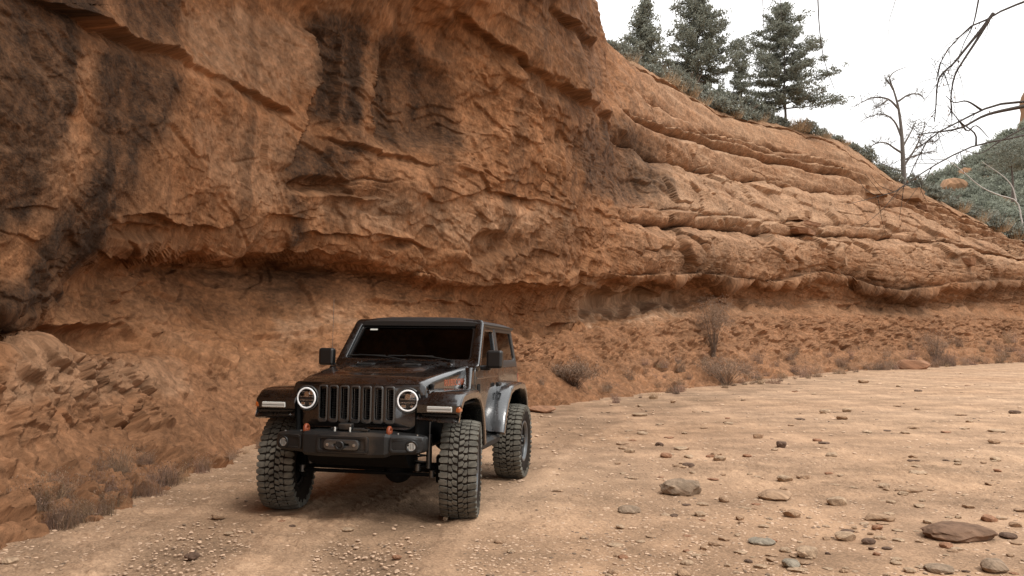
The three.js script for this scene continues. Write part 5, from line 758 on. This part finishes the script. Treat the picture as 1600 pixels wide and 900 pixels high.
weeds('roadside_weeds', 'low dry brown weeds along the foot of the far cliff', 170, () => { const px = rr(830, 1640), row = Math.pow(rnd(), 1.4) * 1.0, p = cliffPoint(px, row); if (noise(px * 0.02, row * 2, 4) < -0.22) return null; p.y = Math.max(p.y, groundAt(p.x, p.z)) + 0.02; if (row < 0.35) { const n = rr(0, 0.9); p.x += n * 0.7; p.z += n * 0.6; p.y = groundAt(p.x, p.z); } return { p, s: rr(0.2, 0.6) * (-p.z / 34) }; });
weeds('cliff_foot_brush', 'tangled dry weeds under the cliff left of the vehicle', 110, () => { const px = Math.pow(rnd(), 1.5) * 420 - 60, row = 0.36 + rr(-0.12, 0.30) * (px < 200 ? 1 : 0.5), p = cliffPoint(px, row); if (rnd() < 0.5) { const g = groundOn(rr(-40, 230), 0); } p.y = Math.max(p.y, groundAt(p.x, p.z)); return { p, s: rr(0.12, 0.30) * (px < 230 ? 1 : 0.7) }; });
// bare brush bushes at the foot
function brush(px, py, w, h, seed, label) { const p0 = cliffAt(px, py), p = p0; const d = -p.z; reseed(seed); const g = thing('dry_bush', label, 'bush', 'leafless bushes at the foot of the cliff', p.x, p.y - 0.1, p.z + 0.3), L = new Leaves(), wood = [], W = w * d / F / 2, Hh = h * d / F;
  for (let i = 0; i < 46; i++) { const a = rr(0, 6.28), e = Math.sqrt(rnd()), mid = V(Math.cos(a) * W * e * 0.45, Hh * rr(0.3, 0.5), Math.sin(a) * W * e * 0.45), end = V(Math.cos(a) * W * e, Hh * rr(0.6, 1.05) * (1.1 - 0.35 * e), Math.sin(a) * W * e); wood.push(limbGeo([V(rr(-0.1, 0.1), 0, rr(-0.1, 0.1)), mid, end], 0.009, 0.003, 4)); for (let q = 0; q < 64; q++) { const t = rr(0.3, 1.05), c = mid.clone().lerp(end, t).add(V(rr(-1, 1), rr(-0.8, 0.8), rr(-1, 1)).multiplyScalar(0.16 * W + 0.05)), c2 = c.clone().add(V(rr(-1, 1), rr(-0.2, 1), rr(-1, 1)).multiplyScalar(0.14)); L.blade(c, c2, 0.008, rr(0.6, 1.4)); if (q % 3 === 0) L.tuft(c2, 0.06, 2); } }
  part(g, 'stems', plain(wood), PM.twig); part(g, 'twigs', L.geo(), PM.weed); }
brush(1112, 556, 70, 100, 91, 'tall dry bush rising in front of the pale scalloped rock'); brush(880, 604, 80, 40, 92, 'low rounded dry bush at the cliff foot behind the vehicle'); brush(1100, 604, 100, 50, 93, 'wide low dry bush at the foot of the tall bush'); brush(1440, 568, 60, 60, 94, 'dry bush by the red sandstone boulder');
// dead tree
function deadTree() {
  reseed(101); const b = plat(1412, 0.06); b.y -= 0.2; const g = thing('dead_tree', 'leafless dead tree with crooked limbs standing at the end of the cliff top', 'tree', null, b.x, b.y, b.z), d = -b.z, P = (px, py, dz = 0) => at(px, py, d + dz).sub(b);
  part(g, 'trunk', limbGeo([V(0, 0, 0), P(1411, 250), P(1408, 200), P(1403, 165), P(1396, 140), P(1390, 120), P(1398, 112), P(1418, 104)], 0.30, 0.025, 8), PM.dead);
  const limbs = [[[1404, 170], [1388, 155], [1368, 152], [1350, 158], [1336, 166]], [[1409, 215], [1396, 188], [1378, 178], [1360, 182], [1344, 190]], [[1411, 240], [1398, 232], [1386, 224], [1370, 224], [1355, 232]], [[1404, 158], [1420, 148], [1434, 147], [1444, 154]], [[1410, 230], [1424, 205], [1432, 188]], [[1412, 260], [1430, 232], [1442, 205], [1446, 190]], [[1410, 268], [1392, 262], [1376, 255]], [[1396, 140], [1388, 128], [1382, 122]], [[1412, 250], [1440, 240], [1462, 236]], [[1388, 155], [1376, 164], [1362, 172]], [[1430, 232], [1450, 222], [1466, 220]]];
  for (const l of limbs) { const pts = l.map(([x, y], i) => P(x, y, i * rr(-0.3, 0.3))), o = part(g, 'limb', limbGeo(pts, 0.12, 0.028, 6), PM.dead), tw = []; for (let k = 0; k < 24; k++) { const s = new THREE.CatmullRomCurve3(pts).getPoint(rr(0.35, 1)), e = s.clone().add(V(rr(-0.8, 0.8), rr(-0.5, 0.7), rr(-0.5, 0.5))); tw.push(limbGeo([s, s.clone().lerp(e, 0.5).add(V(rr(-0.1, 0.1), rr(-0.1, 0.15), 0)), e], 0.026, 0.011, 4)); for (let q = 0; q < 3; q++) tw.push(limbGeo([s.clone().lerp(e, 0.6), e.clone().add(V(rr(-0.4, 0.4), rr(-0.3, 0.4), 0))], 0.016, 0.009, 3)); } part(o, 'twigs', plain(tw), PM.dead).userData.kind = 'stuff'; }
}
deadTree();
// bare tree whose trunk stands outside the picture and whose branches hang into it
function bareTree() {
  reseed(111); const base = V(7.4, groundAt(7.4, -6.4), -6.4), g = thing('bare_tree', 'leafless tree with thin dark branches hanging in from above the road', 'tree', null, base.x, base.y, base.z), P = (px, py, d = 6.6) => at(px, py, d).sub(base);
  part(g, 'trunk', limbGeo([V(0, -0.1, 0), V(0.05, 1.4, 0), V(-0.1, 3.0, 0.1), V(-0.2, 5.2, 0.1), V(-0.5, 7, 0)], 0.19, 0.06, 10), PM.dark);
  const limbs = [
    [0.034, [V(-0.05, 2.9, 0.1), P(1760, 150, 6.5), P(1600, 159), P(1561, 163), P(1534, 172), P(1499, 190), P(1472, 203), P(1450, 219), P(1437, 242), P(1424, 268)]], [0.018, [P(1600, 166), P(1540, 180), P(1500, 200), P(1450, 208), P(1432, 210)]],
    [0.020, [V(-0.02, 2.4, 0.1), P(1780, 250, 6.4), P(1640, 208, 6.4), P(1570, 218, 6.3), P(1525, 227, 6.3), P(1490, 242, 6.3), P(1459, 259, 6.3), P(1419, 285, 6.2), P(1392, 303, 6.2), P(1368, 308, 6.2)]],
    [0.030, [V(-0.15, 4.2, 0.1), P(1740, -40, 6.8), P(1600, 3, 6.8), P(1561, 19, 6.8), P(1543, 30, 6.8), P(1517, 41, 6.8), P(1490, 68, 6.8), P(1472, 90, 6.8), P(1463, 126, 6.8)]], [0.016, [P(1552, 21, 6.8), P(1534, 45, 6.8), P(1512, 72, 6.8), P(1490, 99, 6.8), P(1468, 121, 6.8), P(1462, 170, 6.8), P(1460, 190, 6.8)]], [0.014, [P(1545, 32, 6.8), P(1524, 66, 6.8), P(1505, 95, 6.8), P(1492, 118, 6.8), P(1486, 152, 6.8), P(1487, 182, 6.8)]], [0.008, [P(1530, -5, 6.8), P(1520, 40, 6.8), P(1506, 68, 6.8), P(1497, 98, 6.8)]],
    [0.024, [V(-0.3, 5.4, 0.1), P(1700, -120, 6.4), P(1480, -90, 6.2), P(1330, -70, 6), P(1200, -60, 6), P(1150, -40, 6)]], [0.007, [P(1276, -66, 6), P(1278, 0, 6), P(1281, 50, 6), P(1288, 95, 6), P(1304, 140, 6)]], [0.006, [P(1192, -60, 6), P(1192, 0, 6), P(1193, 40, 6), P(1194, 58, 6)]], [0.005, [P(1222, -60, 6), P(1207, 0, 6), P(1196, 30, 6)]], [0.006, [P(1218, -60, 6), P(1220, 4, 6), P(1221, 34, 6)]], [0.005, [P(1405, -80, 6), P(1399, 0, 6), P(1390, 30, 6), P(1388, 58, 6)]], [0.004, [P(1080, -30, 6), P(1066, 2, 6), P(1044, 20, 6)]], [0.009, [P(1500, 190), P(1512, 205), P(1524, 196), P(1545, 215)]],
    [0.010, [P(1534, 172), P(1510, 158), P(1490, 160), P(1478, 150)]], [0.008, [P(1525, 227, 6.3), P(1524, 210, 6.3), P(1500, 190, 6.3), P(1480, 165, 6.3)]], [0.008, [P(1600, 200, 6.2), P(1560, 222, 6.2), P(1530, 240, 6.2), P(1500, 232, 6.2)]],
  ];
  for (const [r, pts] of limbs) { const o = part(g, r > 0.012 ? 'limb' : 'twig', limbGeo(pts, r, Math.min(r * 0.3, 0.004), 6), PM.dark); if (r > 0.012) { const tw = [], cv = new THREE.CatmullRomCurve3(pts); for (let k = 0; k < 17; k++) { const s = cv.getPoint(rr(0.45, 1)), e = s.clone().add(V(rr(-0.34, 0.16), rr(-0.34, 0.2), rr(-0.1, 0.1))); tw.push(limbGeo([s, s.clone().lerp(e, 0.5).add(V(rr(-0.03, 0.03), rr(-0.03, 0.03), 0)), e], 0.0034, 0.0014, 3)); } part(o, 'twigs', plain(tw), PM.dark).userData.kind = 'stuff'; const L = new Leaves(); for (let k = 0; k < 7; k++) L.tuft(cv.getPoint(rr(0.4, 1)).add(V(rr(-0.05, 0.05), rr(-0.05, 0.02), 0)), 0.03, 2); part(o, 'dry_leaves', L.geo(), PM.weed); } }
}
bareTree();
{ // bleached dead sapling on the slope beyond the cliff's end
  reseed(121); const b = plat(1600, 0.05), d = -b.z, P = (x, y) => at(x, y, d).sub(b), g = thing('bleached_sapling', 'bleached grey dead sapling bending over the scrub at the end of the cliff', 'tree', null, b.x, b.y - 0.2, b.z);
  part(g, 'trunk', limbGeo([V(0.3, 0, 0), P(1596, 340), P(1588, 312), P(1560, 302), P(1534, 290), P(1490, 254), P(1459, 236)], 0.10, 0.03, 6), PM.bleached); part(g, 'limb', limbGeo([P(1588, 312), P(1582, 290), P(1570, 275), P(1534, 250)], 0.07, 0.025, 6), PM.bleached);
}
// hill beyond the cliff's end, with scrub
{
  const nu = 150, nv = 40, pos = new Float32Array(nu * nv * 3), col = new Float32Array(nu * nv * 3), crest = [[1380, 330], [1430, 300], [1470, 272], [1505, 262], [1540, 240], [1600, 196], [1680, 150], [1800, 130], [2100, 180], [2600, 330]];
  const hillPoint = (px, t) => { const py = along(crest, px, 0), top = at(px, py, 175), foot = at(px, 500, 108), p = foot.lerp(top, t); p.y += 2.5 * fbm(p.x * 0.06, 1, p.z * 0.06, 3) * (1 - t) ; return p; };
  for (let j = 0; j < nv; j++) for (let i = 0; i < nu; i++) { const t = j / (nv - 1), px = 1380 + 1220 * i / (nu - 1), k = (j * nu + i) * 3, p = t < 0.85 ? hillPoint(px, t / 0.85) : hillPoint(px, 1).add(V(0, -(t - 0.85) * 60, -(t - 0.85) * 400)); pos[k] = p.x; pos[k + 1] = p.y; pos[k + 2] = p.z; const n = noise(p.x * 0.2, p.y * 0.4, p.z * 0.2); col[k] = 0.30 + 0.08 * n; col[k + 1] = 0.20 + 0.05 * n; col[k + 2] = 0.12 + 0.03 * n; }
  const hill = shade(new THREE.Mesh(gridGeo(nu, nv, pos, col), new THREE.MeshStandardMaterial({ vertexColors: true, roughness: 1 }))); hill.name = 'hill'; hill.userData = { kind: 'structure', label: 'scrub-covered hillside beyond the end of the cliff', category: 'hill' }; scene.add(hill);
  reseed(131); const im = [0, 1].map(k => { const m = new THREE.InstancedMesh(shrubG[k], PM.sage, 520); const o = new THREE.Object3D(), c = new THREE.Color(); for (let i = 0; i < 520; i++) { const px = rr(1400, 1900), t = Math.pow(rnd(), 0.8), p = hillPoint(px, t), s = rr(1.2, 3.0); o.position.set(p.x, p.y - 0.3, p.z); o.rotation.y = rr(0, 6); o.scale.set(s, s * rr(0.8, 1.2), s); o.updateMatrix(); m.setMatrixAt(i, o.matrix); const q = rr(0.9, 1.5); c.setRGB(q, q * 1.02, q * 0.98); m.setColorAt(i, c); } m.name = numbered('hillside_scrub'); m.userData = { kind: 'stuff', label: 'dense grey-green scrub covering the far hillside', category: 'scrub' }; shade(m); scene.add(m); });  // scrub tint lightened so its colour stands in for distance haze
  const jp = at(1582, 300, 98); const jt = thing('juniper_tree', 'dark rounded juniper at the edge of the far hillside', 'tree', null, jp.x, jp.y, jp.z); reseed(133); const L = new Leaves(); for (let k = 0; k < 60; k++) { const c = V(rr(-1, 1), rr(-0.6, 0.8), rr(-1, 1)).multiplyScalar(2.3).add(V(0, 4.4, 0)); for (let e = 0; e < 40; e++) L.tuft(c.clone().add(V(rr(-1, 1), rr(-0.7, 0.7), rr(-1, 1)).multiplyScalar(0.8)), 0.26, 3); } part(jt, 'crown', L.geo(), PM.pine); part(jt, 'trunk', limbGeo([V(0, -1.2, 0), V(0.1, 0.8, 0), V(0, 4.6, 0)], 0.22, 0.05), PM.bark);
  const op = hillPoint(1488, 0.78); const oc = layStone(bigRocks[3], SM.ledgeTan, V(op.x, op.y - 1.5, op.z), 7.5, 0.9, 0.4, 0.5); tagMesh(oc, 'sandstone_outcrop', 'orange sandstone outcrop showing through the scrub on the far hillside', 'rock', null); const o2 = hillPoint(1508, 0.9); tagMesh(layStone(bigRocks[1], SM.ledgeTan, V(o2.x, o2.y - 1.2, o2.z), 5, 0.9, 1.2, 0.5), 'sandstone_outcrop', 'small orange rock next to the larger outcrop on the far hillside', 'rock', null);
  const secs = []; for (let j = 0; j <= 14; j++) { const t = j / 14, y = lerp(at(1600, 330, 215).y, at(1600, 132, 215).y, t), w = lerp(13, 7.4, t) + (j % 3 === 0 ? 0.7 : 0) - (j === 14 ? 1.2 : 0), ring = [], c = at(1636, 200, 215); for (let i = 0; i < 18; i++) { const a = i / 18 * 6.283, r = w * (0.85 + 0.25 * noise(Math.cos(a) * 1.5 + 5, j * 0.25, Math.sin(a) * 1.5)) * 0.8; ring.push([c.x + Math.cos(a) * r, y, c.z + Math.sin(a) * r]); } secs.push(ring); }
  tagMesh(new THREE.Mesh(loft(secs, { angle: 0.5 }), SM.ledgeTan), 'sandstone_butte', 'orange sandstone butte standing beyond the hillside', 'rock', null);
}

renderer.render(scene, camera);
